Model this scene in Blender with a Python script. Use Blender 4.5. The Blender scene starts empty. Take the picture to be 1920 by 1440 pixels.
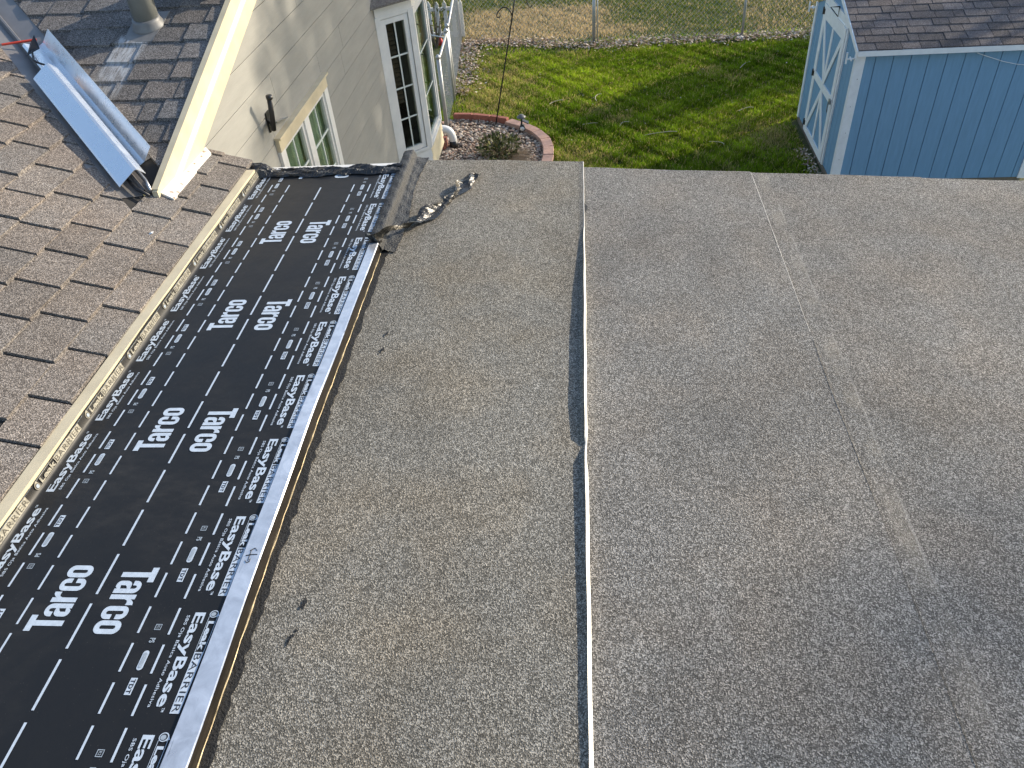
import bpy, math, random
import numpy as np
from mathutils import Vector, Matrix
rnd = random.Random(7)
S = bpy.context.scene
C = S.collection

# ------------------------------------------------------------------ camera
cam_d = bpy.data.cameras.new('camera'); cam = bpy.data.objects.new('camera', cam_d); C.objects.link(cam)
fx = 1442.0
yv = Vector((125, -1245, fx)).normalized()             # world +Y seen in camera axes (x right, y down, z forward)
dv = Vector((155, 1687, fx)); dv = (dv - yv * dv.dot(yv)).normalized()
zv = -dv; xv = yv.cross(zv)
CAM = Vector((0, 0, 5.3))
right = Vector((xv[0], yv[0], zv[0])); down = Vector((xv[1], yv[1], zv[1])); fwd = Vector((xv[2], yv[2], zv[2]))
M4 = Matrix.Identity(4)
for i in range(3):
    M4[i][0] = right[i]; M4[i][1] = -down[i]; M4[i][2] = -fwd[i]; M4[i][3] = CAM[i]
cam.matrix_world = M4
cam_d.sensor_width = 36; cam_d.lens = fx / 1920 * 36; cam_d.clip_start = 0.05; cam_d.clip_end = 2000
S.camera = cam
# ------------------------------------------------------------------ sky, sun, exposure
SUN_AZ, SUN_EL = math.radians(33), math.radians(22)    # azimuth counted from +X towards +Y
sdir = Vector((math.cos(SUN_EL) * math.cos(SUN_AZ), math.cos(SUN_EL) * math.sin(SUN_AZ), math.sin(SUN_EL)))
W = bpy.data.worlds.new('World'); S.world = W; W.use_nodes = True
nt = W.node_tree; bg = nt.nodes['Background']
sky = nt.nodes.new('ShaderNodeTexSky'); sky.sky_type = 'NISHITA'; sky.sun_disc = False
sky.sun_elevation = SUN_EL; sky.sun_rotation = math.pi / 2 - SUN_AZ
nt.links.new(sky.outputs[0], bg.inputs[0]); bg.inputs[1].default_value = 0.15
sl = bpy.data.lights.new('sun', 'SUN'); so = bpy.data.objects.new('sun', sl); C.objects.link(so)
sl.energy = 3.6; sl.angle = math.radians(0.5); sl.color = (1, .88, .70)
so.location = sdir * 60; so.rotation_euler = sdir.to_track_quat('Z', 'Y').to_euler()
S.view_settings.view_transform = 'Standard'; S.view_settings.look = 'None'
S.view_settings.exposure = 0.9; S.view_settings.gamma = 1
S.cycles.use_denoising = True; S.cycles.denoiser = 'OPENIMAGEDENOISE'; S.cycles.denoising_input_passes = 'RGB_ALBEDO_NORMAL'; S.cycles.denoising_prefilter = 'ACCURATE'
S.cycles.max_bounces = 5; S.cycles.use_adaptive_sampling = False; S.cycles.sample_clamp_indirect = 3

# ------------------------------------------------------------------ material helpers
class NG:
    def __init__(s, name):
        s.m = bpy.data.materials.new(name); s.m.use_nodes = True
        s.n = s.m.node_tree.nodes; s.l = s.m.node_tree.links
        s.b = s.n['Principled BSDF']
    def add(s, t, **k):
        x = s.n.new(t)
        for a, v in k.items(): setattr(x, a, v)
        return x
    def link(s, a, b): s.l.new(a, b)
    def coord(s, kind='Object'):
        if not hasattr(s, 'tc'): s.tc = s.add('ShaderNodeTexCoord')
        return s.tc.outputs[kind]
    def noise(s, scale, detail=3, rough=.55, vec=None, dist=0):
        x = s.add('ShaderNodeTexNoise'); x.inputs['Scale'].default_value = scale
        x.inputs['Detail'].default_value = detail; x.inputs['Roughness'].default_value = rough
        x.inputs['Distortion'].default_value = dist
        s.link(vec if vec is not None else s.coord(), x.inputs['Vector']); return x
    def vor(s, scale, vec=None):
        x = s.add('ShaderNodeTexVoronoi'); x.inputs['Scale'].default_value = scale
        s.link(vec if vec is not None else s.coord(), x.inputs['Vector']); return x
    def ramp(s, fac, stops, interp='LINEAR'):
        x = s.add('ShaderNodeValToRGB'); x.color_ramp.interpolation = interp
        e = x.color_ramp.elements
        while len(e) < len(stops): e.new(0.5)
        for i, (p, c) in enumerate(stops):
            e[i].position = p; e[i].color = (c, c, c, 1) if not hasattr(c, '__len__') else (*c, 1)
        s.link(fac, x.inputs[0]); return x.outputs[0]
    def mix(s, fac, a, b, mode='MIX'):
        x = s.add('ShaderNodeMix', data_type='RGBA', blend_type=mode)
        for v, i in ((fac, 0), (a, 6), (b, 7)):
            if hasattr(v, 'is_output'): s.link(v, x.inputs[i])
            elif i == 0: x.inputs[0].default_value = v
            else: x.inputs[i].default_value = (*v, 1) if len(v) == 3 else v
        return x.outputs[2]
    def math(s, op, a, b=None):
        x = s.add('ShaderNodeMath', operation=op)
        for v, i in ((a, 0), (b, 1)):
            if v is None: continue
            if hasattr(v, 'is_output'): s.link(v, x.inputs[i])
            else: x.inputs[i].default_value = v
        return x.outputs[0]
    def mapping(s, scale=(1, 1, 1), rot=(0, 0, 0), kind='Object'):
        x = s.add('ShaderNodeMapping'); x.inputs['Scale'].default_value = scale; x.inputs['Rotation'].default_value = rot
        s.link(s.coord(kind), x.inputs[0]); return x.outputs[0]
    def col(s, c):
        if hasattr(c, 'is_output'): s.link(c, s.b.inputs['Base Color'])
        else: s.b.inputs['Base Color'].default_value = (*c, 1)
    def set(s, **k):
        for a, v in k.items():
            i = s.b.inputs[a.replace('_', ' ')]
            if hasattr(v, 'is_output'): s.link(v, i)
            else: i.default_value = v
    def bump(s, h, strength=.3, dist=.01):
        x = s.add('ShaderNodeBump'); x.inputs['Strength'].default_value = strength; x.inputs['Distance'].default_value = dist
        s.link(h, x.inputs['Height']); s.link(x.outputs[0], s.b.inputs['Normal'])
    def objrand(s):
        x = s.add('ShaderNodeObjectInfo'); return x.outputs['Random']

def granules(name, lo, mid, hi, cell=230, rand=0.0, patch=.18, warm=(1.12, 1.0, .84), wamt=.5, stain=None):
    g = NG(name)
    v = g.vor(cell); sp = g.add('ShaderNodeSeparateColor'); g.link(v.outputs['Color'], sp.inputs[0])
    c = g.ramp(sp.outputs[0], [(0, lo), (.30, [a * .55 + b * .45 for a, b in zip(lo, mid)]), (.58, mid), (.80, [a * .5 + b * .5 for a, b in zip(hi, mid)]), (1, hi)])
    big = g.noise(1.7, 6, .62, dist=.4)
    c = g.mix(1.0, c, g.ramp(big.outputs[0], [(.3, 1 - patch), (.7, 1 + patch)]), 'MULTIPLY')
    c = g.mix(g.ramp(g.noise(2.9, 3).outputs[0], [(.42, 0), (.68, wamt)]), c, g.mix(1.0, c, warm, 'MULTIPLY'))
    mid2 = g.noise(38, 3, .7)
    c = g.mix(1.0, c, g.ramp(mid2.outputs[0], [(.3, .86), (.7, 1.13)]), 'MULTIPLY')
    if rand:
        r = g.objrand()
        c = g.mix(1.0, c, g.ramp(r, [(0, 1 - rand), (1, 1 + rand)]), 'MULTIPLY')
        c = g.mix(g.math('MULTIPLY', g.math('FRACT', g.math('MULTIPLY', r, 7.31)), .45), c, g.mix(1.0, c, (1.12, .98, .86), 'MULTIPLY'))
    if stain: c = stain(g, c)
    g.col(c); g.set(Roughness=.93); g.b.inputs['Specular IOR Level'].default_value = .25
    g.bump(v.outputs['Distance'], .5, .004)
    return g.m

def simple(name, c, rough=.6, metal=0, nscale=0, namt=.12, bump=0, bscale=60, spec=.5, scale=(1, 1, 1)):
    g = NG(name); g.set(Roughness=rough, Metallic=metal); g.b.inputs['Specular IOR Level'].default_value = spec
    if nscale:
        n = g.noise(nscale, 4, .6, vec=g.mapping(scale))
        c = g.mix(1.0, (*c,), g.ramp(n.outputs[0], [(.3, 1 - namt), (.7, 1 + namt)]), 'MULTIPLY')
    g.col(c)
    if bump: g.bump(g.noise(bscale, 4, vec=g.mapping(scale)).outputs[0], bump, .01)
    return g.m

# ------------------------------------------------------------------ mesh helpers
class MB:
    def __init__(s): s.v = []; s.f = []; s.mi = []
    def add(s, vs, fs, mi=0):
        o = len(s.v); s.v += [tuple(p) for p in vs]
        for f in fs: s.f.append([o + i for i in f]); s.mi.append(mi)
        return s
    def box(s, x0, x1, y0, y1, z0, z1, mi=0):
        return s.add([(x, y, z) for z in (z0, z1) for y in (y0, y1) for x in (x0, x1)],
                     [(0, 2, 3, 1), (4, 5, 7, 6), (0, 1, 5, 4), (2, 6, 7, 3), (0, 4, 6, 2), (1, 3, 7, 5)], mi)
    def obox(s, o, ax, ay, az, mi=0):
        o, ax, ay, az = map(Vector, (o, ax, ay, az))
        vs = [o + ax * i + ay * j + az * k for k in (0, 1) for j in (0, 1) for i in (0, 1)]
        return s.add(vs, [(0, 2, 3, 1), (4, 5, 7, 6), (0, 1, 5, 4), (2, 6, 7, 3), (0, 4, 6, 2), (1, 3, 7, 5)], mi)
    def bar(s, a, b, w, h, up=(0, 0, 1), mi=0):
        a, b, up = Vector(a), Vector(b), Vector(up); d = b - a
        sx = d.cross(up).normalized(); u = sx.cross(d).normalized()
        return s.obox(a - sx * w / 2 - u * h / 2, d, sx * w, u * h, mi)
    def tube(s, path, r, n=8, mi=0, cap=True):
        path = [Vector(p) for p in path]; rr = r if hasattr(r, '__len__') else [r] * len(path)
        o = len(s.v); u = None
        for i, p in enumerate(path):
            d = (path[min(i + 1, len(path) - 1)] - path[max(i - 1, 0)]).normalized()
            if u is None: u = d.orthogonal().normalized()
            else: u = (u - d * u.dot(d)).normalized()
            w = d.cross(u)
            for k in range(n):
                a = 2 * math.pi * k / n; s.v.append(tuple(p + (u * math.cos(a) + w * math.sin(a)) * rr[i]))
        for i in range(len(path) - 1):
            for k in range(n):
                a = o + i * n + k; b = o + i * n + (k + 1) % n
                s.f.append([a, b, b + n, a + n]); s.mi.append(mi)
        if cap:
            s.f.append([o + k for k in range(n)][::-1]); s.mi.append(mi)
            e = o + (len(path) - 1) * n; s.f.append([e + k for k in range(n)]); s.mi.append(mi)
        return s
    def lathe(s, prof, base, axis=(0, 0, 1), n=16, mi=0):
        base, axis = Vector(base), Vector(axis).normalized(); u = axis.orthogonal().normalized(); w = axis.cross(u); o = len(s.v)
        for r, h in prof:
            for k in range(n):
                a = 2 * math.pi * k / n; s.v.append(tuple(base + axis * h + (u * math.cos(a) + w * math.sin(a)) * max(r, 1e-4)))
        for i in range(len(prof) - 1):
            for k in range(n):
                a = o + i * n + k; b = o + i * n + (k + 1) % n; s.f.append([a, b, b + n, a + n]); s.mi.append(mi)
        s.f.append([o + k for k in range(n)][::-1]); s.mi.append(mi)
        e = o + (len(prof) - 1) * n; s.f.append([e + k for k in range(n)]); s.mi.append(mi)
        return s
    def sweep(s, prof, a, b, ux, uz, n=1, mi=0, thick=0.0, wob=None):
        """open profile [(x,z)] swept from a to b; ux/uz are the profile axes"""
        a, b, ux, uz = map(Vector, (a, b, ux, uz)); o = len(s.v); m = len(prof)
        def pts(t, off):
            r = []
            for j, (px, pz) in enumerate(prof):
                q = a.lerp(b, t) + ux * px + uz * pz
                if wob: q = q + Vector(wob(t, j))
                if off:
                    p0 = prof[max(j - 1, 0)]; p1 = prof[min(j + 1, m - 1)]
                    tx, tz = p1[0] - p0[0], p1[1] - p0[1]; L = math.hypot(tx, tz) or 1
                    q = q + (ux * (tz / L) + uz * (-tx / L)) * off
                r.append(q)
            return r
        layers = [0, thick] if thick else [0]
        idx = []
        for off in layers:
            rows = []
            for i in range(n + 1):
                rows.append(len(s.v)); s.v += [tuple(q) for q in pts(i / n, off)]
            idx.append(rows)
        for li, rows in enumerate(idx):
            for i in range(n):
                for j in range(m - 1):
                    f = [rows[i] + j, rows[i] + j + 1, rows[i + 1] + j + 1, rows[i + 1] + j]
                    s.f.append(f if li == 0 else f[::-1]); s.mi.append(mi)
        if thick:
            A, B = idx
            for i in range(n):
                for j in (0, m - 1):
                    s.f.append([A[i] + j, A[i + 1] + j, B[i + 1] + j, B[i] + j]); s.mi.append(mi)
            for i in (0, n):
                for j in range(m - 1):
                    s.f.append([A[i] + j, A[i] + j + 1, B[i] + j + 1, B[i] + j]); s.mi.append(mi)
        return s

def rootloc(p):
    while p is not None and p.parent is not None: p = p.parent
    return Vector(p.location) if p is not None else Vector((0, 0, 0))

def obj(name, mb, mat, parent=None, smooth=False, local=False, label=None):
    me = bpy.data.meshes.new(name)
    off = Vector((0, 0, 0)) if local or parent is None else rootloc(parent)
    vs = [(x - off.x, y - off.y, z - off.z) for x, y, z in mb.v]
    me.from_pydata(vs, [], mb.f)
    mats = mat if isinstance(mat, (list, tuple)) else [mat]
    for m in mats: me.materials.append(m)
    if len(mats) > 1: me.polygons.foreach_set('material_index', mb.mi)
    if smooth: me.polygons.foreach_set('use_smooth', [True] * len(me.polygons))
    me.validate(); me.update()
    o = bpy.data.objects.new(name, me); C.objects.link(o)
    if parent is not None: o.parent = parent
    if label: o['label'] = label
    return o

def tag(o, label, cat, group=None, kind=None):
    if label: o['label'] = label
    if cat: o['category'] = cat
    if group: o['group'] = group
    if kind: o['kind'] = kind
    return o

def thing(name, label, cat, loc=(0, 0, 0), rz=0, group=None):
    o = bpy.data.objects.new(name, None); C.objects.link(o); o.empty_display_size = .2
    o.location = loc; o.rotation_euler = (0, 0, rz)
    return tag(o, label, cat, group)

def copy_tree(o, parent=None):
    c = o.copy(); C.objects.link(c); c.parent = parent
    for ch in list(o.children): copy_tree(ch, c)
    return c

def clip(poly, nx, ny, d):
    """keep the part of a polygon with nx*x+ny*y <= d"""
    out = []
    for i in range(len(poly)):
        a, b = poly[i], poly[(i + 1) % len(poly)]
        fa, fb = nx * a[0] + ny * a[1] - d, nx * b[0] + ny * b[1] - d
        if fa <= 0: out.append(a)
        if (fa < 0) != (fb < 0) and fa != fb:
            t = fa / (fa - fb); out.append((a[0] + (b[0] - a[0]) * t, a[1] + (b[1] - a[1]) * t))
    return out

def noise2(x, y, s=0):
    return (math.sin(x * 1.7 + 1.3 * s) * math.cos(y * 2.3 - s) + .5 * math.sin(x * 4.1 + y * 3.3 + s * 2.1) + .25 * math.sin(x * 9.7 - y * 8.1 + s)) / 1.75

# ------------------------------------------------------------------ materials
def wing_stain(g, c):
    sx = g.add('ShaderNodeSeparateXYZ'); g.link(g.coord('Object'), sx.inputs[0])
    # mineral streak running down-slope below the pipe boot (object space, house root at -2.115,3.95,0)
    along = g.ramp(sx.outputs[1], [(0.0, 0), (.30, 1), (.62, 1), (.66, 0)])
    u = g.math('ADD', sx.outputs[0], g.math('MULTIPLY', g.math('SUBTRACT', .62, sx.outputs[1]), .06))
    across = g.ramp(g.math('ADD', u, 1.0), [(.40, 0), (.435, 1), (.585, 1), (.62, 0)])
    n = g.noise(16, 4, .6, vec=g.mapping((5, .7, 1)))
    f = g.math('MULTIPLY', g.math('MULTIPLY', along, across), g.ramp(n.outputs[0], [(.38, .12), (.62, .85)]))
    return g.mix(f, c, (.44, .46, .48))
def seam_dust(g, c):
    sx = g.add('ShaderNodeSeparateXYZ'); g.link(g.coord('Object'), sx.inputs[0])
    x = sx.outputs[0]
    n = g.noise(5, 4, .6).outputs[0]
    band = g.ramp(g.math('ADD', x, 0.0), [(.925, 0), (.945, .8), (.985, .8), (1.0, 0)])
    f = g.math('MULTIPLY', band, g.ramp(n, [(.42, .0), (.70, .30)]))
    c = g.mix(f, c, (.42, .37, .29))
    line = g.ramp(g.math('SUBTRACT', x, .0), [(.985, 0), (.988, .28), (.991, .28), (.995, 0)])
    return g.mix(g.math('MULTIPLY', line, g.ramp(g.noise(3, 3).outputs[0], [(.4, .1), (.6, 1)])), c, (.5, .48, .44))

MT = {}
MT['cap'] = granules('cap_sheet_granules', (.062, .060, .055), (.152, .146, .135), (.385, .37, .345), 300, 0, .16, (1.11, 1.0, .89), .5, seam_dust)
MT['capwarm'] = granules('cap_sheet_granules_warm', (.062, .059, .051), (.157, .148, .128), (.39, .37, .325), 300, 0, .17, (1.12, 1.01, .87), .55)
MT['shmain'] = granules('weathered_brown_shingle', (.06, .055, .051), (.155, .142, .132), (.36, .335, .31), 300, .13, .16, (1.12, .99, .86), .45)
MT['shwing'] = granules('dark_grey_shingle', (.045, .044, .044), (.135, .131, .13), (.34, .33, .325), 300, .2, .18, (1.1, 1.0, .9), .4, wing_stain)
MT['shshed'] = granules('shed_shingle', (.06, .056, .058), (.115, .107, .110), (.22, .205, .21), 160, .22, .12, (1.1, .98, .9), .35)
MT['deck'] = simple('roof_deck_felt', (.03, .028, .026), .95, 0, 40)
def film_mat():
    g = NG('black_underlayment_film'); n = g.noise(2.3, 5, .65, dist=.5); sm = g.noise(11, 4, .7, vec=g.mapping((1, 2.6, 1), (0, 0, .6))); sp = g.vor(70)
    c = g.mix(g.math('MULTIPLY', g.ramp(n.outputs[0], [(.42, .0), (.72, .5)]), g.ramp(sm.outputs[0], [(.4, .1), (.7, 1)])), (.0125, .0127, .0132), (.055, .051, .046))
    c = g.mix(g.ramp(sp.outputs['Distance'], [(.04, .5), (.09, 0)]), c, (.10, .095, .085))
    g.col(c); g.set(Roughness=g.ramp(n.outputs[0], [(.3, .40), (.7, .56)])); g.b.inputs['Specular IOR Level'].default_value = .32
    g.bump(g.noise(6, 4, .6, vec=g.mapping((1, .5, 1))).outputs[0], .22, .02); return g.m
MT['film'] = film_mat()
MT['print'] = simple('pale_print_ink', (.46, .53, .61), .5, 0, 60, .12)
MT['printd'] = simple('dim_print_ink', (.30, .35, .40), .5, 0, 60, .2)
MT['printk'] = simple('dark_print_ink', (.018, .02, .024), .5)
MT['cream'] = simple('cream_painted_wood', (.56, .485, .335), .55, 0, 7, .10, .05, 30)
MT['white'] = simple('white_paint', (.70, .69, .66), .45, 0, 12, .05)
MT['whiteflash'] = simple('white_flashing_rust', (.72, .70, .66), .4)
g = NG('white_flashing_rust_spots'); v = g.noise(22, 3, .5)
g.col(g.mix(g.ramp(v.outputs[0], [(.60, 0), (.66, 1)]), (.74, .71, .66), (.30, .21, .14))); g.set(Roughness=.5); MT['whiteflash'] = g.m
def siding_mat():
    g = NG('greige_siding_paint')
    n = g.noise(3, 4, .6, vec=g.mapping((1, .8, 6))); gr = g.noise(30, 5, .65, vec=g.mapping((1, .35, 6)))
    c = g.mix(1.0, (.275, .272, .250), g.ramp(n.outputs[0], [(.3, .92), (.7, 1.06)]), 'MULTIPLY')
    c = g.mix(1.0, c, g.ramp(gr.outputs[0], [(.3, .96), (.7, 1.03)]), 'MULTIPLY')
    g.col(c); g.set(Roughness=.6); g.bump(gr.outputs[0], .25, .004); return g.m
MT['siding'] = siding_mat()
def galv(name, base, rough, spang=.25, scr=.5, metal=.7):
    g = NG(name); n = g.noise(14, 5, .65, dist=.6); v = g.vor(45)
    c = g.mix(1.0, base, g.ramp(n.outputs[0], [(.35, 1 - spang), (.65, 1 + spang * .4)]), 'MULTIPLY')
    sc = g.noise(60, 3, .7, vec=g.mapping((1, .12, 1)))
    c = g.mix(g.ramp(sc.outputs[0], [(.66, 0), (.72, scr)]), c, (.12, .12, .13))
    g.col(c); g.set(Metallic=metal, Roughness=g.ramp(n.outputs[0], [(.3, rough * .8), (.7, rough * 1.3)])); g.bump(n.outputs[0], .06, .01); return g.m
MT['galv'] = galv('galvanised_strip', (.84, .86, .89), .34, .18)
MT['galvblue'] = galv('new_galvanised_sheet', (.84, .87, .90), .28, .03, 0, .78)
MT['valley'] = simple('grey_painted_valley_metal', (.20, .19, .185), .42, .25, 8, .12)
MT['tape'] = simple('black_butyl_tape', (.014, .014, .015), .34, 0, 30, .4, .9, 70, .6)
MT['tapedull'] = simple('matte_asphalt_tape', (.012, .013, .015), .46, 0, 60, .5, 1.0, 120, .6)
MT['tapefoil'] = simple('plastic_tape_film', (.028, .026, .022), .27, .0, 30, .5, .5, 50, .5)
MT['darkface'] = simple('dark_brown_metal', (.030, .025, .020), .30, .45, 9, .5, .15, 30, .5, (4, .5, 1))
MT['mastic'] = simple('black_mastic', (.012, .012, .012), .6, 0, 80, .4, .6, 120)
MT['releasefilm'] = simple('white_release_film', (.86, .84, .78), .35)
MT['seamgrey'] = simple('pale_seam_edge', (.52, .50, .46), .6, 0, 20, .3)
MT['pipe'] = simple('grey_painted_pipe', (.20, .205, .19), .45, 0, 8, .12)
MT['boot'] = simple('grey_plastic_boot', (.17, .168, .165), .5, 0, 14, .2)
MT['teal'] = simple('dark_teal_vent', (.03, .05, .055), .35, .2)
MT['blackmetal'] = simple('black_metal', (.02, .02, .022), .4, .3, 30, .2)
MT['wood'] = simple('tool_handle_wood', (.48, .30, .17), .5, 0, 30, .2)
MT['red'] = simple('red_pencil_paint', (.55, .06, .035), .4)
MT['graphite'] = simple('sharpened_tip', (.25, .22, .2), .6)
MT['steel'] = simple('tool_steel', (.4, .4, .4), .35, .8, 40, .2)
MT['chain'] = simple('galvanised_fence', (.42, .43, .43), .5, .55, 20, .1)
MT['bluew'] = simple('slate_blue_paint', (.20, .37, .535), .62, 0, 5, .07, .12, 40, .35, (6, 6, .7))
MT['bluegroove'] = simple('slate_blue_groove', (.10, .20, .31), .7)
MT['shedwhite'] = simple('shed_white_trim', (.88, .90, .90), .5, 0, 10, .06)
MT['skid'] = simple('weathered_timber', (.23, .19, .14), .85, 0, 12, .25)
MT['concrete'] = simple('edging_block', (.43, .27, .21), .88, 0, 14, .18, .4, 50)
MT['redblock'] = simple('red_edging', (.30, .11, .075), .85, 0, 18, .2, .3, 50)
MT['plastwhite'] = simple('white_corrugated_plastic', (.78, .78, .76), .4)
MT['plastblack'] = simple('black_plastic', (.012, .012, .012), .4)
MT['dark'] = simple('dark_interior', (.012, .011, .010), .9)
MT['blind'] = simple('brown_wood_blind', (.10, .058, .032), .6, 0, 12, .2)
MT['curtain'] = simple('sage_curtain', (.50, .56, .44), .8, 0, 4, .2)
MT['soil'] = simple('bed_soil', (.10, .075, .055), .95, 0, 20, .3)
MT['bark'] = simple('grey_bark', (.13, .105, .085), .9, 0, 12, .3)
MT['redorn'] = simple('red_glazed_ornament', (.5, .03, .03), .3)
MT['muntin'] = simple('muntin_white', (.62, .66, .62), .4)
MT['plug'] = simple('lamp_lens', (.7, .72, .72), .2)
def glass():
    g = NG('window_glass'); g.n.remove(g.b)
    gl = g.add('ShaderNodeBsdfGlossy'); gl.inputs['Roughness'].default_value = .02; gl.inputs[0].default_value = (.92, .95, .93, 1)
    tr = g.add('ShaderNodeBsdfTransparent'); tr.inputs[0].default_value = (.80, .84, .80, 1)
    fr = g.add('ShaderNodeFresnel'); fr.inputs[0].default_value = 1.5
    geo = g.add('ShaderNodeNewGeometry'); fac = g.math('MULTIPLY', fr.outputs[0], g.math('SUBTRACT', 1.0, geo.outputs['Backfacing']))
    mx = g.add('ShaderNodeMixShader'); g.link(fac, mx.inputs[0]); g.link(tr.outputs[0], mx.inputs[1]); g.link(gl.outputs[0], mx.inputs[2])
    g.link(mx.outputs[0], g.n['Material Output'].inputs[0]); return g.m
MT['glass'] = glass()
def vcol(name, rough=.7, trans=0):
    g = NG(name); a = g.add('ShaderNodeAttribute'); a.attribute_name = 'tint'
    g.col(a.outputs['Color']); g.set(Roughness=rough); g.b.inputs['Specular IOR Level'].default_value = .25
    if trans: g.b.inputs['Subsurface Weight'].default_value = 0
    return g.m
def blade_mat():
    g = NG('grass_blades'); a = g.add('ShaderNodeAttribute'); a.attribute_name = 'tint'; g.n.remove(g.b)
    d = g.add('ShaderNodeBsdfDiffuse'); t_ = g.add('ShaderNodeBsdfTranslucent'); mx = g.add('ShaderNodeMixShader'); mx.inputs[0].default_value = .5
    g.link(a.outputs['Color'], d.inputs[0]); g.link(a.outputs['Color'], t_.inputs[0]); g.link(d.outputs[0], mx.inputs[1]); g.link(t_.outputs[0], mx.inputs[2]); g.link(mx.outputs[0], g.n['Material Output'].inputs[0]); return g.m
MT['blade'] = blade_mat()
MT['pebble'] = vcol('river_pebbles', .7)
MT['litter'] = vcol('dry_leaves', .8)
MT['leaf'] = vcol('shrub_leaves', .6)
def ground_mat():
    g = NG('lawn_soil_and_thatch')
    n1 = g.noise(.9, 5, .6); n2 = g.noise(14, 4, .7)
    c = g.mix(g.ramp(n1.outputs[0], [(.40, 0), (.62, 1)]), (.052, .075, .018), (.13, .115, .045))
    c = g.mix(1.0, c, g.ramp(n2.outputs[0], [(.3, .6), (.7, 1.3)]), 'MULTIPLY')
    g.col(c); g.set(Roughness=.95); g.bump(n2.outputs[0], .6, .03); return g.m
MT['ground'] = ground_mat()

# ================================================================== SETTING: ground
mb = MB(); mb.add([(-300, -300, 0), (300, -300, 0), (300, 300, 0), (-300, 300, 0)], [(0, 1, 2, 3)])
tag(obj('ground', mb, MT['ground']), None, None, kind='structure')

g = NG('brown_brick_pavers'); br_ = g.add('ShaderNodeTexBrick'); g.link(g.coord(), br_.inputs['Vector']); br_.inputs['Scale'].default_value = 4
br_.inputs['Color1'].default_value = (.055, .032, .02, 1); br_.inputs['Color2'].default_value = (.038, .024, .016, 1); br_.inputs['Mortar'].default_value = (.02, .016, .013, 1)
g.col(br_.outputs[0]); g.set(Roughness=.9)
mb = MB(); mb.add([(.2, 3.8, .008), (9, 3.8, .008), (9, 9.9, .008), (.2, 9.9, .008)], [(0, 1, 2, 3)]); tag(obj('patio', mb, g.m), None, None, kind='structure')
# ================================================================== HOUSE
HL = Vector((-2.115, 3.95, 0))
house = thing('house', 'beige sided house with shingled roofs, bay window and a low flat roof in front', 'house', HL)
XW = -2.115
mainz = lambda x, y: 3.651 - .34 * (x + 2.115)
wingz = lambda x, y: 3.699 + .3257 * (y - 3.47)
vx = lambda y: -2.115 - (.048 + .3257 * (y - 3.47)) / .34      # plan line of the valley
flatz = lambda x: 3.4 - .05 * x
TZ = 3.51                                                      # level of the covered strip

def shingle_field(parent, mat, zf, courses, axis, span, butt, lift=.008, clips=(), wmin=.17, wmax=.31, gap=.005, jit=.003, vis=None, seed=1, tilt=.0075):
    """tabs one by one: axis 'x' = courses run along X and fall towards -Y; 'y' = courses run along Y and fall towards +X"""
    r = random.Random(seed); n = 0
    for (c0, c1) in courses:                        # c0 = butt edge, c1 = head edge
        t = span[0] - r.random() * .2
        while t < span[1]:
            w = r.uniform(wmin, wmax); a, b = t + gap / 2, min(t + w, span[1] + .3) - gap / 2; t += w
            e = c0 + r.uniform(-jit, jit); k = r.choice((0, .0015, .003)); sk = r.uniform(-.004, .004)
            s = 1 if c1 > c0 else -1; hd = c1 - s * .004
            if axis == 'x': poly = [(a, e), (b, e + sk), (b, hd), (a, hd)]
            else: poly = [(e, a), (e + sk, b), (hd, b), (hd, a)]
            if callable(clips): poly = clips(poly)
            else:
                for cl in clips: poly = clip(poly, *cl) if poly else poly
            if len(poly) < 3: continue
            cx = sum(p[0] for p in poly) / len(poly); cy = sum(p[1] for p in poly) / len(poly)
            if vis and not vis(cx, cy): continue
            area = abs(sum(poly[i][0] * poly[(i + 1) % len(poly)][1] - poly[(i + 1) % len(poly)][0] * poly[i][1] for i in range(len(poly)))) / 2
            if area < .0012: continue
            m = MB(); top = []; bot = []
            for (x, y) in poly:
                q = (x if axis == 'y' else y); f = abs((q - hd) / (e - hd)); fw = ((y if axis == 'y' else x) - a) / (b - a)
                top.append((x, y, zf(x, y) + .003 + lift * f + k + tilt * (1 - fw))); bot.append((x, y, zf(x, y) + .0005))
            L = len(poly)
            m.add(top, [list(range(L))]); m.add(top + bot, [(i, (i + 1) % L, L + (i + 1) % L, L + i) for i in range(L)])
            obj('shingle', m, mat, parent); n += 1
    return n

# --- main roof plane (falls towards +X, ends at the cream board)
mb = MB(); Y0, Y1 = -1.2, 3.95
vy_at = lambda x: 3.47 + ((-2.115 - x) * .34 - .048) / .3257
plan = [(-1.832, Y0), (-1.832, Y1), (-2.115, Y1), (-2.115, 3.30), (-2.256, 3.47), (-5.5, vy_at(-5.5)), (-5.5, Y0)]
L = len(plan)
mb.add([(x, y, mainz(x, y)) for x, y in plan] + [(x, y, mainz(x, y) - .14) for x, y in plan],
       [list(range(L)), list(range(2 * L - 1, L - 1, -1))] + [(i, L + i, L + (i + 1) % L, (i + 1) % L) for i in range(L)])
main_roof = obj('main_roof', mb, MT['deck'], house)
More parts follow.
